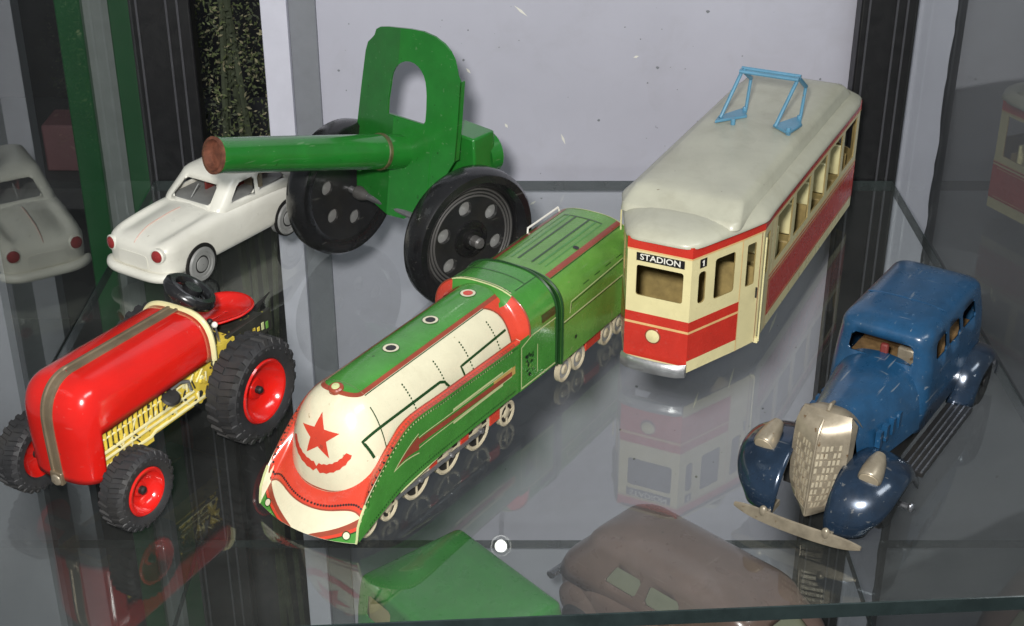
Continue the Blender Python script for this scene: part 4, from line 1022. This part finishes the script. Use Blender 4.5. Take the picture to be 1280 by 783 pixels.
# ================================================================== BLUE LIMOUSINE
def make_blue():
    t = thing('toy_limousine', 'scratched dark blue tin limousine with tan grille at the right pane', 'toy car', (12.95, 53.9, 0), 34)
    hd = MB()
    rg = []
    for x in lin(-2.45, -8.6, 20):
        f = (-1.5-x)/7.1; W = lerp(1.25, 2.42, f**.95); top = lerp(5.3, 5.42, f); zl = 2.2
        ring = []
        for k in range(33):
            a = PI*k/32; y = W*sgn_pow(math.cos(a), 2/3.0); z = zl+(top-zl)*sgn_pow(math.sin(a), 2/2.5)
            if abs(y) < .12: z += .05
            ring.append(V((x, y, z)))
        rg.append(ring)
    hd.loft(rg, 'b_blue', closed=False)
    for sy in (1, -1):
        for k in range(4): hd.box((-4.2-.7*k, sy*1.78-.12, 3.2), (-3.9-.7*k, sy*1.78+.12+.12*k*.3, 4.0), 'b_blue')
    hd.build('hood', t, sharp=50)
    gr = MB()
    def gp(u, v, h=0):
        # u -1..1 across V front, v 0 bottom..1 top
        z = lerp(.75, 5.55, v); hwid = smooth_interp([0, .12, .3, .85, 1], [.45, .9, 1.22, 1.3, 1.12], v)
        xb = lerp(-.55, -1.2, v)-(max(0, v-.84)/.16)**2*.3
        prow = .62*(1-abs(u)**1.3)*smooth_interp([0, .6, .85, 1], [1, 1, .8, .2], v)
        return V((xb+prow-.5+h, u*hwid, z))
    gr.grid(gp, lin(-1, 1, 24), lin(0, 1, 24), 'b_tan')
    gr.loft([[gp(u, 1) for u in lin(-1, 1, 16)], [V((-2.2, u*1.24, 5.64-.3*abs(u)**3)) for u in lin(-1, 1, 16)], [V((-2.75, u*1.42, 5.46-.75*abs(u)**3)) for u in lin(-1, 1, 16)]], 'b_tan', closed=False)
    # sides back to the hood
    for u in (-1, 1): gr.loft([[gp(u, v) for v in lin(0, 1, 12)], [V((lerp(-1.6, -2.2, v), u*1.36*lerp(.7, 1, min(1, v*2)), lerp(.9, 5.1, v))) for v in lin(0, 1, 12)]], 'b_tan', closed=False)
    gr.loft([[gp(u, 0) for u in lin(-1, 1, 12)], [gp(u, 0)+V((-.9, 0, 0)) for u in lin(-1, 1, 12)]], 'b_tan', closed=False)
    for r in range(9):
        v0 = .09+.073*r
        for sg in (-1, 1):
            gr.tube([gp(sg*u, v0-.010+.05*u, .03) for u in lin(.06, .84, 6)], .028, 'b_tan', 5)
            for k in range(6):
                u0 = .09+.127*k; u1 = u0+.07
                A = [gp(sg*u0, v0+.05*u0, .06), gp(sg*u1, v0+.05*u1, .03), gp(sg*u1, v0+.046+.05*u1, .0), gp(sg*u0, v0+.046+.05*u0, .03)]
                gr.loft([[p+V((-.14, 0, 0)) for p in A], A], 'b_bright' if (r*3+k) % 4 else 'b_tan')
    gr.tube([gp(0, v, .02) for v in lin(.02, .95, 16)], .06, 'b_tan', 6)
    gr.build('grille', t, sharp=35)
    om = MB(); om.tube([gp(0, 1)+V((-.1, 0, -.02)), gp(0, 1)+V((-.35, 0, .2)), gp(0, 1)+V((-.75, 0, .16))], [.12, .1, .06], 'b_tan', 8); om.build('hood_ornament', t)
    cb = MB()
    L = [(2.0, -7.6, -16.6, 2.4, .8), (3.2, -7.7, -16.7, 2.47, .8), (4.6, -7.95, -16.6, 2.46, .8), (5.38, -8.1, -16.4, 2.4, .7), (6.38, -8.15, -16.1, 2.28, .7)]+crown(6.55, 7.36, -8.12, -16.0, 2.26, .7, 2.3, 1.3, 8, p=2.3)
    W = [('front', -.96, .96, 3, 4)]
    for sd, s_ in (('left', 1), ('right', -1)):
        for u0, u1 in ((-.75, -.2), (-.1, .38), (.48, .9)): W.append((sd, *sorted((s_*u0, s_*u1)), 3, 4))
    W.append(('rear', -.5, .5, 3, 4))
    greenhouse(cb, L, 'b_blue', windows=W, nc=6)
    cb.build('cabin', t, sharp=50, solid=.1, recalc=False, weld=.004)
    rc = MB()
    for y in lin(-1.75, 1.75, 3): pass
    rc.tube([(-10.9, y, 7.37-.02*abs(y)**3) for y in lin(-1.9, 1.9, 12)], .035, 'b_blue', 6)
    rc.build('roof_seam', t)
    ins = MB(); ins.box((-15.8, -2.0, 2.2), (-8.4, 2.0, 4.6), 'b_in'); ins.box((-11.4, -1.9, 4.6), (-10.9, 1.9, 6.0), 'b_in'); ins.box((-8.8, -.2, 4.6), (-8.5, .2, 5.9), 'win_red'); ins.box((-9.6, .5, 4.6), (-9.0, 1.5, 5.7), 'b_tan'); ins.build('interior', t, bevel=.1)
    def fender(prof, y_in, y_out, mat_, lip, flare, name):
        """prof: side-view arc (x,z); section across bulges, outer edge turned down"""
        b = MB(); n = len(prof); rings = []
        for i, (x, z, wi, wo) in enumerate(prof):
            rings.append((x, z, wi, wo))
        for sy in (1, -1):
            b = MB(); R = []
            for i in range(n):
                x, z, yi, yo = prof[i]
                p0 = V((prof[max(i-1, 0)][0], 0, prof[max(i-1, 0)][1])); p1 = V((prof[min(i+1, n-1)][0], 0, prof[min(i+1, n-1)][1]))
                tt = (p1-p0).normalized(); nn = V((0, 1, 0)).cross(tt); nn = nn if nn.z > 0 or (abs(nn.z) < .2 and nn.x > 0) else -nn
                row = []
                for q in lin(0, 1, 14):
                    y = lerp(yi, yo, math.sin(q*PI/2)); drop = lip*(1-math.cos(q*PI/2))**1.25
                    row.append(V((x, sy*y, z))-nn*drop+V((0, 0, 0)))
                R.append(row)
            b.loft(R, mat_, closed=False)
            b.build(name, t, sharp=60, solid=.09)
    def arc(keys, n=26):
        ks = lin(0, len(keys)-1, n); idx = list(range(len(keys)))
        return [tuple(smooth_interp(idx, [k[c] for k in keys], s_) for c in range(4)) for s_ in ks]
    fender(arc([(.35, .85, 1.25, 2.9), (.25, 1.8, 1.15, 3.35), (-.35, 2.75, 1.15, 3.7), (-1.4, 3.45, 1.2, 3.85), (-2.9, 3.55, 1.45, 3.85), (-4.4, 2.9, 1.7, 3.7), (-5.6, 1.9, 1.9, 3.5), (-6.4, 1.2, 2.0, 3.4)]), 0, 0, M['b_dark'], .95, 0, 'front_fender')
    fender(arc([(-12.9, 1.15, 2.1, 3.35), (-13.2, 2.2, 2.1, 3.4), (-13.9, 3.1, 2.15, 3.45), (-15.2, 3.5, 2.15, 3.5), (-16.6, 3.1, 2.1, 3.45), (-17.8, 2.1, 2.0, 3.3), (-18.6, 1.1, 1.9, 3.1)]), 0, 0, M['b_dark'], .7, 0, 'rear_fender')
    tk = MB(); tk.loft([super_ring(-16.4, 2.2, 1.6, 5.0, 3), super_ring(-17.2, 2.0, 1.6, 4.3, 3), super_ring(-17.8, 1.5, 1.7, 3.2, 3)], 'b_blue'); tk.build('trunk', t, sharp=50)
    for sy in (1, -1):
        rb = MB(); rb.box((-13.1, min(sy*2.2, sy*3.45), 1.0), (-6.0, max(sy*2.2, sy*3.45), 1.18), 'rubber2')
        for k in range(4): yy = sy*(2.5+.28*k); rb.tube([(-13, yy, 1.2), (-6.1, yy, 1.2)], .06, 'b_chrome', 5)
        rb.build('running_board', t)
        h = MB(); c = V((-1.55, sy*2.5, 3.5)); d = V((1, sy*.05, -.42)).normalized()
        h.lathe(c, d, [(.02, -1.05), (.26, -.95), (.42, -.55), (.52, 0), (.54, .4), (.52, .5), (.46, .54)], 'b_tan', 26); h.lathe(c, d, [(.47, .5), (.44, .56), (.02, .6)], 'b_lens', 20)
        h.cyl((-1.75, sy*2.3, 3.1), (-1.75, sy*2.42, 3.6), .2, n=8, m='b_tan'); h.build('headlight', t, sharp=45)
        for x in (-2.9, -15.6):
            w = MB(); w.lathe((x, sy*2.75, 1.45), (0, sy, 0), [(.1, -.4), (1.2, -.4), (1.45, -.2), (1.45, .2), (1.25, .4), (.9, .35), (.7, .25), (.3, .35), (.3, .5), (.02, .52)], 'rubber2', 32)
            w.build('wheel', t)
    for sy in (1, -1):
        hb = MB(); hb.cyl((-3.3, sy*3.0, 1.1), (-3.3, sy*3.85, 1.1), .14, n=8, m='b_chrome'); hb.ball((-3.3, sy*3.9, 1.1), (.22, .18, .24), 'b_chrome', 10, 8)
        hb.build('wheel_nut', t)
    bp = MB(); ring = []
    for q in lin(-1, 1, 22):
        y = 3.05*q+.05; hh = .34*(1-.75*abs(q)**5); x = .75-.25*q*q
        ring.append([V((x, y, .85-hh)), V((x+.10, y, .85-hh*.9)), V((x+.13, y, .85)), V((x+.10, y, .85+hh*.9)), V((x, y, .85+hh)), V((x-.05, y, .85))])
    bp.loft(ring, 'b_tan')
    for sy in (1, -1): bp.box((-.6, sy*1.5-.22, .75), (.72, sy*1.5+.22, 1.05), 'b_tan'); bp.ball((.70, sy*1.5, 1.1), (.17, .22, .3), 'b_tan', 10, 8)
    bp.build('bumper', t, sharp=40)
    ch = MB(); ch.box((-17, -1.9, .9), (-2.3, 1.9, 2.3), 'under'); ch.build('chassis', t)
make_blue()

# ================================================================== TOYS ON THE LOWER SHELF
ZL = -31.0
def make_brown():
    t = thing('toy_car', 'brown tin saloon with rounded back on the lower glass shelf', 'toy car', (13.0, 81.6, ZL), -45)
    t.scale = (1.2, 1.14, 1.04)
    # local x forward; the car lies with its flank to the viewer
    b = MB(); xs = lin(9.6, -9.6, 60); rg = []
    for x in xs:
        k = x/9.6; W = 4.0*max(.02, 1-abs(k)**4.5)**.5; zt = smooth_interp([-9.6, -8.5, -6, -2, 2, 5, 7.5, 9.0, 9.6], [3.0, 4.3, 5.2, 5.6, 5.6, 5.2, 4.7, 3.9, 2.8], x); zb = 1.2
        rg.append(super_ring(x, W, zb, zt, 3.0, 44))
    b.loft(rg, 'br_brown'); b.build('body', t, sharp=60)
    c = MB()
    L = [(4.0, 7.6, -8.6, 3.75, 1.6), (5.1, 7.2, -8.2, 3.65, 1.6), (5.6, 6.8, -7.9, 3.55, 1.6), (6.9, 5.8, -6.9, 3.1, 1.5)]+crown(7.0, 8.8, 5.7, -6.8, 3.05, 1.5, 4.6, 2.6, 9)
    W = []
    for sd, s_ in (('left', 1), ('right', -1)):
        for u0, u1 in ((-.66, -.26), (-.14, .3)): W.append((sd, *sorted((s_*u0, s_*u1)), 2, 3))
    W.append(('front', -.85, .85, 2, 3))
    greenhouse(c, L, 'br_brown', windows=W, nc=8); c.build('cabin', t, sharp=60, solid=.15, recalc=False, weld=.004)
    i = MB(); i.loft([[V((x, y, z)) for x, y in rrect(xr, -hw, xf, hw, 1.0, 4)] for z, xf, xr, hw in ((4.5, 6.4, -7.6, 3.4), (5.6, 6.4, -7.5, 3.35), (7.0, 5.4, -6.5, 2.9))], 'br_win'); i.build('window_insert', t)
    for sy in (1, -1):
        for x in (5.8, -5.8):
            f = MB(); f.ball((x, sy*3.3, 2.3), (2.2, .85, 1.8), 'br_brown', 24, 14); f.build('fender', t)
            w = MB(); w.lathe((x, sy*3.6, 1.35), (0, sy, 0), [(.1, -.5), (1.2, -.5), (1.35, -.3), (1.35, .5), (1.1, .7), (.2, .7), (.02, .75)], 'rubber2', 26); w.build('wheel', t)
    g = MB(); g.tube([(9.5, y, 2.2-.02*y*y) for y in lin(-2.6, 2.6, 12)], .3, 'b_chrome', 8); g.build('bumper', t)
    g = MB(); g.tube([(-9.5, y, 2.2) for y in lin(-2.6, 2.6, 12)], .3, 'b_chrome', 8); g.build('bumper', t)
    k = MB(); k.tube([(3.9, y, 5.75+.0*y) for y in lin(-3.2, 3.2, 10)], .06, 'under', 5); k.build('trim_line', t)
make_brown()
def make_lower_green():
    t = thing('toy_car', 'green tin car with flat roof and pale side windows on the lower glass shelf', 'toy car', (-3.5, 77.6, ZL), -40)
    L = [(2.5, 5.9, -5.9, 4.6, .5), (5.0, 5.85, -5.85, 4.6, .5), (6.2, 5.8, -5.8, 4.55, .5), (8.1, 5.6, -5.6, 4.4, .5), (8.6, 5.5, -5.5, 4.32, .45)]+crown(8.65, 9.1, 5.5, -5.5, 4.3, .45, 1.2, 1.2, 6, p=2.6)
    c = MB(); W = [('front', -.9, -.06, 2, 3), ('front', .06, .9, 2, 3)]
    for sd, s_ in (('left', 1), ('right', -1)):
        for u0, u1 in ((-.85, -.35), (-.2, .25), (.4, .85)): W.append((sd, *sorted((s_*u0, s_*u1)), 2, 3))
    greenhouse(c, L, 'low_green', windows=W, nc=4); c.build('cabin', t, sharp=40, solid=.12, recalc=False, weld=.004)
    i = MB(); i.box((-5.2, -4.0, 3.6), (5.2, 4.0, 8.0), 'low_win'); i.build('window_insert', t, bevel=.3)
    h = MB(); h.loft([super_ring(x, lerp(4.2, 3.2, f**1.5), 1.6, lerp(5.6, 4.2, f**2), 3.4, 36) for x, f in ((lerp(5.0, 12.5, f), f) for f in lin(0, 1, 14))], 'low_green'); h.build('hood', t, sharp=50)
    h = MB(); h.loft([super_ring(x, lerp(4.2, 3.6, f**1.5), 1.6, lerp(4.6, 2.6, f**2), 3.4, 36) for x, f in ((lerp(-5.0, -7.6, f), f) for f in lin(0, 1, 8))], 'low_green'); h.build('trunk', t, sharp=50)
    g = MB(); g.tube([(12.9, y, 1.6) for y in (-4, 4)], .35, 'b_chrome', 8); g.build('bumper', t)
    for sy in (1, -1):
        for x in (9.6, -4.6):
            f = MB(); f.ball((x, sy*4.4, 2.3), (2.4, 1.3, 1.9), 'l_dark', 24, 14); f.build('fender', t)
            w = MB(); w.lathe((x, sy*4.8, 1.5), (0, sy, 0), [(.1, -.5), (1.3, -.5), (1.5, -.3), (1.5, .5), (1.2, .75), (.2, .75), (.02, .8)], 'rubber2', 26); w.build('wheel', t)
        r = MB(); r.box((-3.0, min(sy*4.4, sy*5.4), 1.4), (7.5, max(sy*4.4, sy*5.4), 1.7), 'l_green'); r.build('running_board', t)
make_lower_green()

# ================================================================== CABINET
def plain(name, boxes, label=None, cat=None, bevel=0, kind=None):
    b = MB()
    for lo, hi, m in boxes: b.box(lo, hi, m)
    o = b.build(name, None, bevel=bevel)
    if kind: o['kind'] = kind
    if label: tag(o, label, cat)
    return o
XL, XR, YB = -25.0, 26.6, 94.9
def shelf(z, yf0, yf1, label):
    t = thing('glass_shelf', label, 'glass shelf', ((XL+XR)/2, 70, z)); o = V(((XL+XR)/2, 70, z))
    th = .75
    out = [V((XL+.02, yf0, 0)), V((XR-.02, yf1, 0)), V((XR-.02, YB, 0)), V((XL+.02, YB, 0))]
    b = MB(); b.loft([[p+V((0, 0, z-th))-o for p in out], [p+V((0, 0, z))-o for p in out]], 'glass')
    b.build('glass_sheet', t)
    for (a, c_, dy) in ((out[0], out[1], -.06), (out[3], out[2], .06)):
        e = MB(); k = [(dy*.1, z-th), (dy, z-th+.03), (dy, z-.03), (dy*.1, z)]
        e.loft([[a+V((0, y_, 0))+V((0, 0, z_))-o for y_, z_ in k], [c_+V((0, y_, 0))+V((0, 0, z_))-o for y_, z_ in k]], 'glass_edge')
        e.build('ground_edge', t)
_shelf = shelf
def shelf(z, yf0, yf1, label):
    _shelf(z, yf0, yf1, label)
    t = [o for o in COL.objects if o.get('label') == label][0]; o = V(((XL+XR)/2, 70, z))
    for x, yf, sg in ((XL+.06, yf0, 1), (XR-.06, yf1, -1)):     # dark ground flanks of the sheet
        e = MB(); e.box(V((x-.03, yf+.1, z-.74))-o, V((x+.03, YB-.1, z+.012))-o, 'glass_edge'); e.build('ground_edge', t)
shelf(0, 46.6, 49.9, 'upper glass shelf on which the locomotive, tram and tractor stand')
shelf(ZL, 50, 53, 'lower glass shelf carrying the brown car and the flat roofed green car')
def pane(x, label):
    o = plain('glass_wall', [((x-.25, 44, -62), (x+.25, 94.85, 60), 'pane')]); tag(o, label, 'glass pane')
pane(XL-.27, 'left side glass of the cabinet mirroring the white car')
pane(XR+.27, 'right side glass of the cabinet mirroring the tram')
def post(x0, x1, y0, y1, label):
    t = thing('corner_post', label, 'cabinet post', ((x0+x1)/2, y0, -62)); o = V(((x0+x1)/2, y0, -62))
    b = MB(); b.box(V((x0, y0, -62))-o, V((x1, y1, 60))-o, 'post_black'); b.build('profile', t, bevel=.15)
    for f in (.14, .62, .8):
        x = lerp(x0, x1, f); r = MB(); r.box(V((x-.07, y0-.1, -62))-o, V((x+.07, y0-.002, 60))-o, 'post_edge'); r.build('groove_bead', t)
post(23.1, 26.9, 95.1, 96.7, 'black metal cabinet post between the tram and the right side glass')
post(-25.4, -21.3, 95.1, 96.7, 'black metal cabinet post beside the green door frame')
# lavender wall with torn right edge and a few thin white marks
w = MB(); jag = []
z = -62
while z < 60: jag.append((30.0+random.uniform(-.07, .07)+.10*noise.noise(V((z*.3, 0, 0))), z)); z += .8
outl = [(-13.3, -62)]+jag+[(29.9, 60), (-13.3, 60)]
w.plate(outl, [], lambda a, b, h: V((a, 97.9-h, b)), .9, 'lavender')
for (x, z, l, a) in ((.6, 11.5, 1.2, -.7), (3.6, 2.3, .9, -1.2), (-.4, 3.3, .4, -1.0), (1.5, -2.6, .6, .6), (14.2, -19.2, 1.6, 1.35), (16.8, -17.2, 2.0, 1.4), (17.6, -10.0, 1.6, 1.4), (19.6, -12.4, 2.0, 1.3), (8.5, 8.3, .4, .3), (-3, 7.3, .5, -.9)):
    dx, dz = math.cos(a)*l/2, math.sin(a)*l/2; n = V((-dz, dx)).normalized()*.09
    w.add([V((x-dx, 96.985, z-dz)), V((x+n[0], 96.985, z+n[1])), V((x+dx, 96.985, z+dz)), V((x-n[0], 96.985, z-n[1]))], [(0, 1, 2, 3)], 'white_ink')
for k in range(130):
    x, z, r = random.uniform(-12, 22), random.uniform(-28, 14), random.choice([.03, .04, .05, .06, .11])*random.uniform(.7, 1.2)
    w.add([V((x+r*math.cos(a)*random.uniform(.6, 1.2), 96.986, z+r*math.sin(a)*random.uniform(.6, 1.2))) for a in [2*PI*j/8 for j in range(8)]], [tuple(range(8))], 'post_grey')
tag(w.build('wall', None), 'speckled lavender grey wall panel behind the tram and cannon', 'wall')
o = plain('post', [((-16.75, 95.6, -62), (-15.0, 97.2, 60), 'post_white')], 'white upright strip left of the cannon wheel', 'post', bevel=.05)
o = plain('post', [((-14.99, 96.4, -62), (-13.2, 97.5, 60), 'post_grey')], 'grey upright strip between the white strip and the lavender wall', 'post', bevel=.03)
# things outside the left glass
t = thing('door_frame', 'green door frame with pale glazing seen through the left side glass', 'door frame', (-30.6, 106, -62))
for x0, x1, m, n in ((-2.9, -1.0, 'out_green', 'jamb'), (1.0, 2.9, 'out_green', 'jamb')):
    b = MB(); b.box((x0, -.8, 0), (x1, .8, 122), m); b.build(n, t, bevel=.15)
b = MB(); b.box((-1.0, -.1, 0), (1.0, .1, 122), 'out_pale'); b.build('panel', t)
lf = MB()
for k in range(17000):
    p = V((random.uniform(-26.5, -15.5), random.uniform(104, 111), random.uniform(-4, 46)))
    if noise.noise(p*.33)+.25*noise.noise(p*1.1) < -.22: continue
    u = V((random.gauss(0, 1), random.gauss(0, 1), random.gauss(0, 1))).normalized(); v = u.orthogonal().normalized(); l = random.uniform(.08, .28)
    lf.add([p-u*l, p+v*l*.45, p+u*l, p-v*l*.45], [(0, 1, 2, 3)], random.choice(['leaf_a', 'leaf_a', 'leaf_b', 'leaf_c', 'leaf_c']))
pl = thing('plant', 'dense mottled green and olive foliage behind the left black post', 'plant', (-21, 108, -62))
for m_ in range(len(lf.v)): lf.v[m_] = lf.v[m_]-V((-21, 108, -62))
lf.build('foliage', pl)
st = MB()
for k in range(5): st.tube([(random.uniform(-2, 2), random.uniform(-1, 1), 0), (random.uniform(-3, 3), random.uniform(-2, 2), 60), (random.uniform(-4, 4), random.uniform(-2, 2), 106)], .25, 'leaf_c', 6)
st.build('stem', pl)
plain('box', [((-38.2, 112, -6.4), (-33.2, 116, -2.4), 'pink')], 'dull pink box beyond the left side glass', 'box', bevel=.2)
plain('table', [((-60, 108.5, -8.2), (-20, 130, -6.4), 'out_dark'), ((-58, 110, -62), (-55, 113, -8.2), 'out_dark'), ((-25, 110, -62), (-22, 113, -8.2), 'out_dark')], 'dark counter beyond the left side glass under the pink box', 'counter')
plain('partition', [((-75, 100, -62), (-39.2, 101.5, 60), 'out_grey')], 'pale grey partition at far left behind the mirrored car', 'partition')
plain('room_wall', [((-140, 190, -62), (160, 195, 120), 'out_dark')], kind='structure')
plain('side_partition', [((31.5, 118, -62), (120, 120, 90), 'out_right')], 'dark grey partition in the room beyond the right side glass', 'partition')
plain('floor', [((-160, -40, -66), (180, 195, -62), 'base_dark')], kind='structure')
# halogen lamp of the cabinet (reflected as the white spot in the shelf)
t = thing('cabinet_lamp', 'small round halogen lamp on a bracket high on the back wall', 'lamp', (-.85, 91, 28.6))
b = MB(); b.lathe((0, 0, 0), (0, -.75, -.66), [(.3, -1.6), (.75, -.9), (.85, 0), (.8, 0), (.68, -.2)], 'silver', 24); b.cyl((0, .6, .8), (0, 6, 2.2), .2, n=8, m='under'); b.build('housing', t)
b = MB(); b.lathe((0, 0, 0), (0, -.75, -.66), [(.48, -.2), (.36, -.08), (.01, -.04)], 'bulb', 20); b.build('bulb', t)

# ================================================================== LIGHT, CAMERA
w_ = bpy.data.worlds.new('World'); sc.world = w_; w_.use_nodes = True
w_.node_tree.nodes['Background'].inputs['Color'].default_value = (.85, .93, 1, 1); w_.node_tree.nodes['Background'].inputs['Strength'].default_value = .16
fl = bpy.data.lights.new('flash', 'AREA'); fl.shape = 'DISK'; fl.size = .05; fl.energy = 7.3; fl.color = (1, .98, .95)
fo = bpy.data.objects.new('flash', fl); COL.objects.link(fo); fo.location = V((-4, 1, 45))*S
fo.rotation_euler = (V((1, 72, 2))-V((-4, 1, 45))).to_track_quat('-Z', 'Y').to_euler()
rl = bpy.data.lights.new('fill_light', 'AREA'); rl.shape = 'RECTANGLE'; rl.size = .9; rl.size_y = .25; rl.energy = 7.0; rl.color = (.95, .98, 1)  # added fill with no seen source, brightens roofs and right-facing sides
ro = bpy.data.objects.new('fill_light', rl); COL.objects.link(ro); ro.location = (.7, .1, 1.25); ro.rotation_euler = (V((0, .75, 0))-V((.7, .1, 1.25))).to_track_quat('-Z', 'Y').to_euler()
cd = bpy.data.cameras.new('camera'); co = bpy.data.objects.new('camera', cd); COL.objects.link(co)
cd.sensor_width = 36; cd.lens = 36*1835/1280; cd.clip_start = .02; cd.clip_end = 20
co.location = (0, 0, .40); co.rotation_euler = (math.radians(90-28), 0, 0); sc.camera = co
sc.view_settings.view_transform = 'Standard'; sc.view_settings.look = 'None'; sc.view_settings.exposure = 0; sc.view_settings.gamma = 1
sc.cycles.max_bounces = 12; sc.cycles.transparent_max_bounces = 24; sc.cycles.glossy_bounces = 6
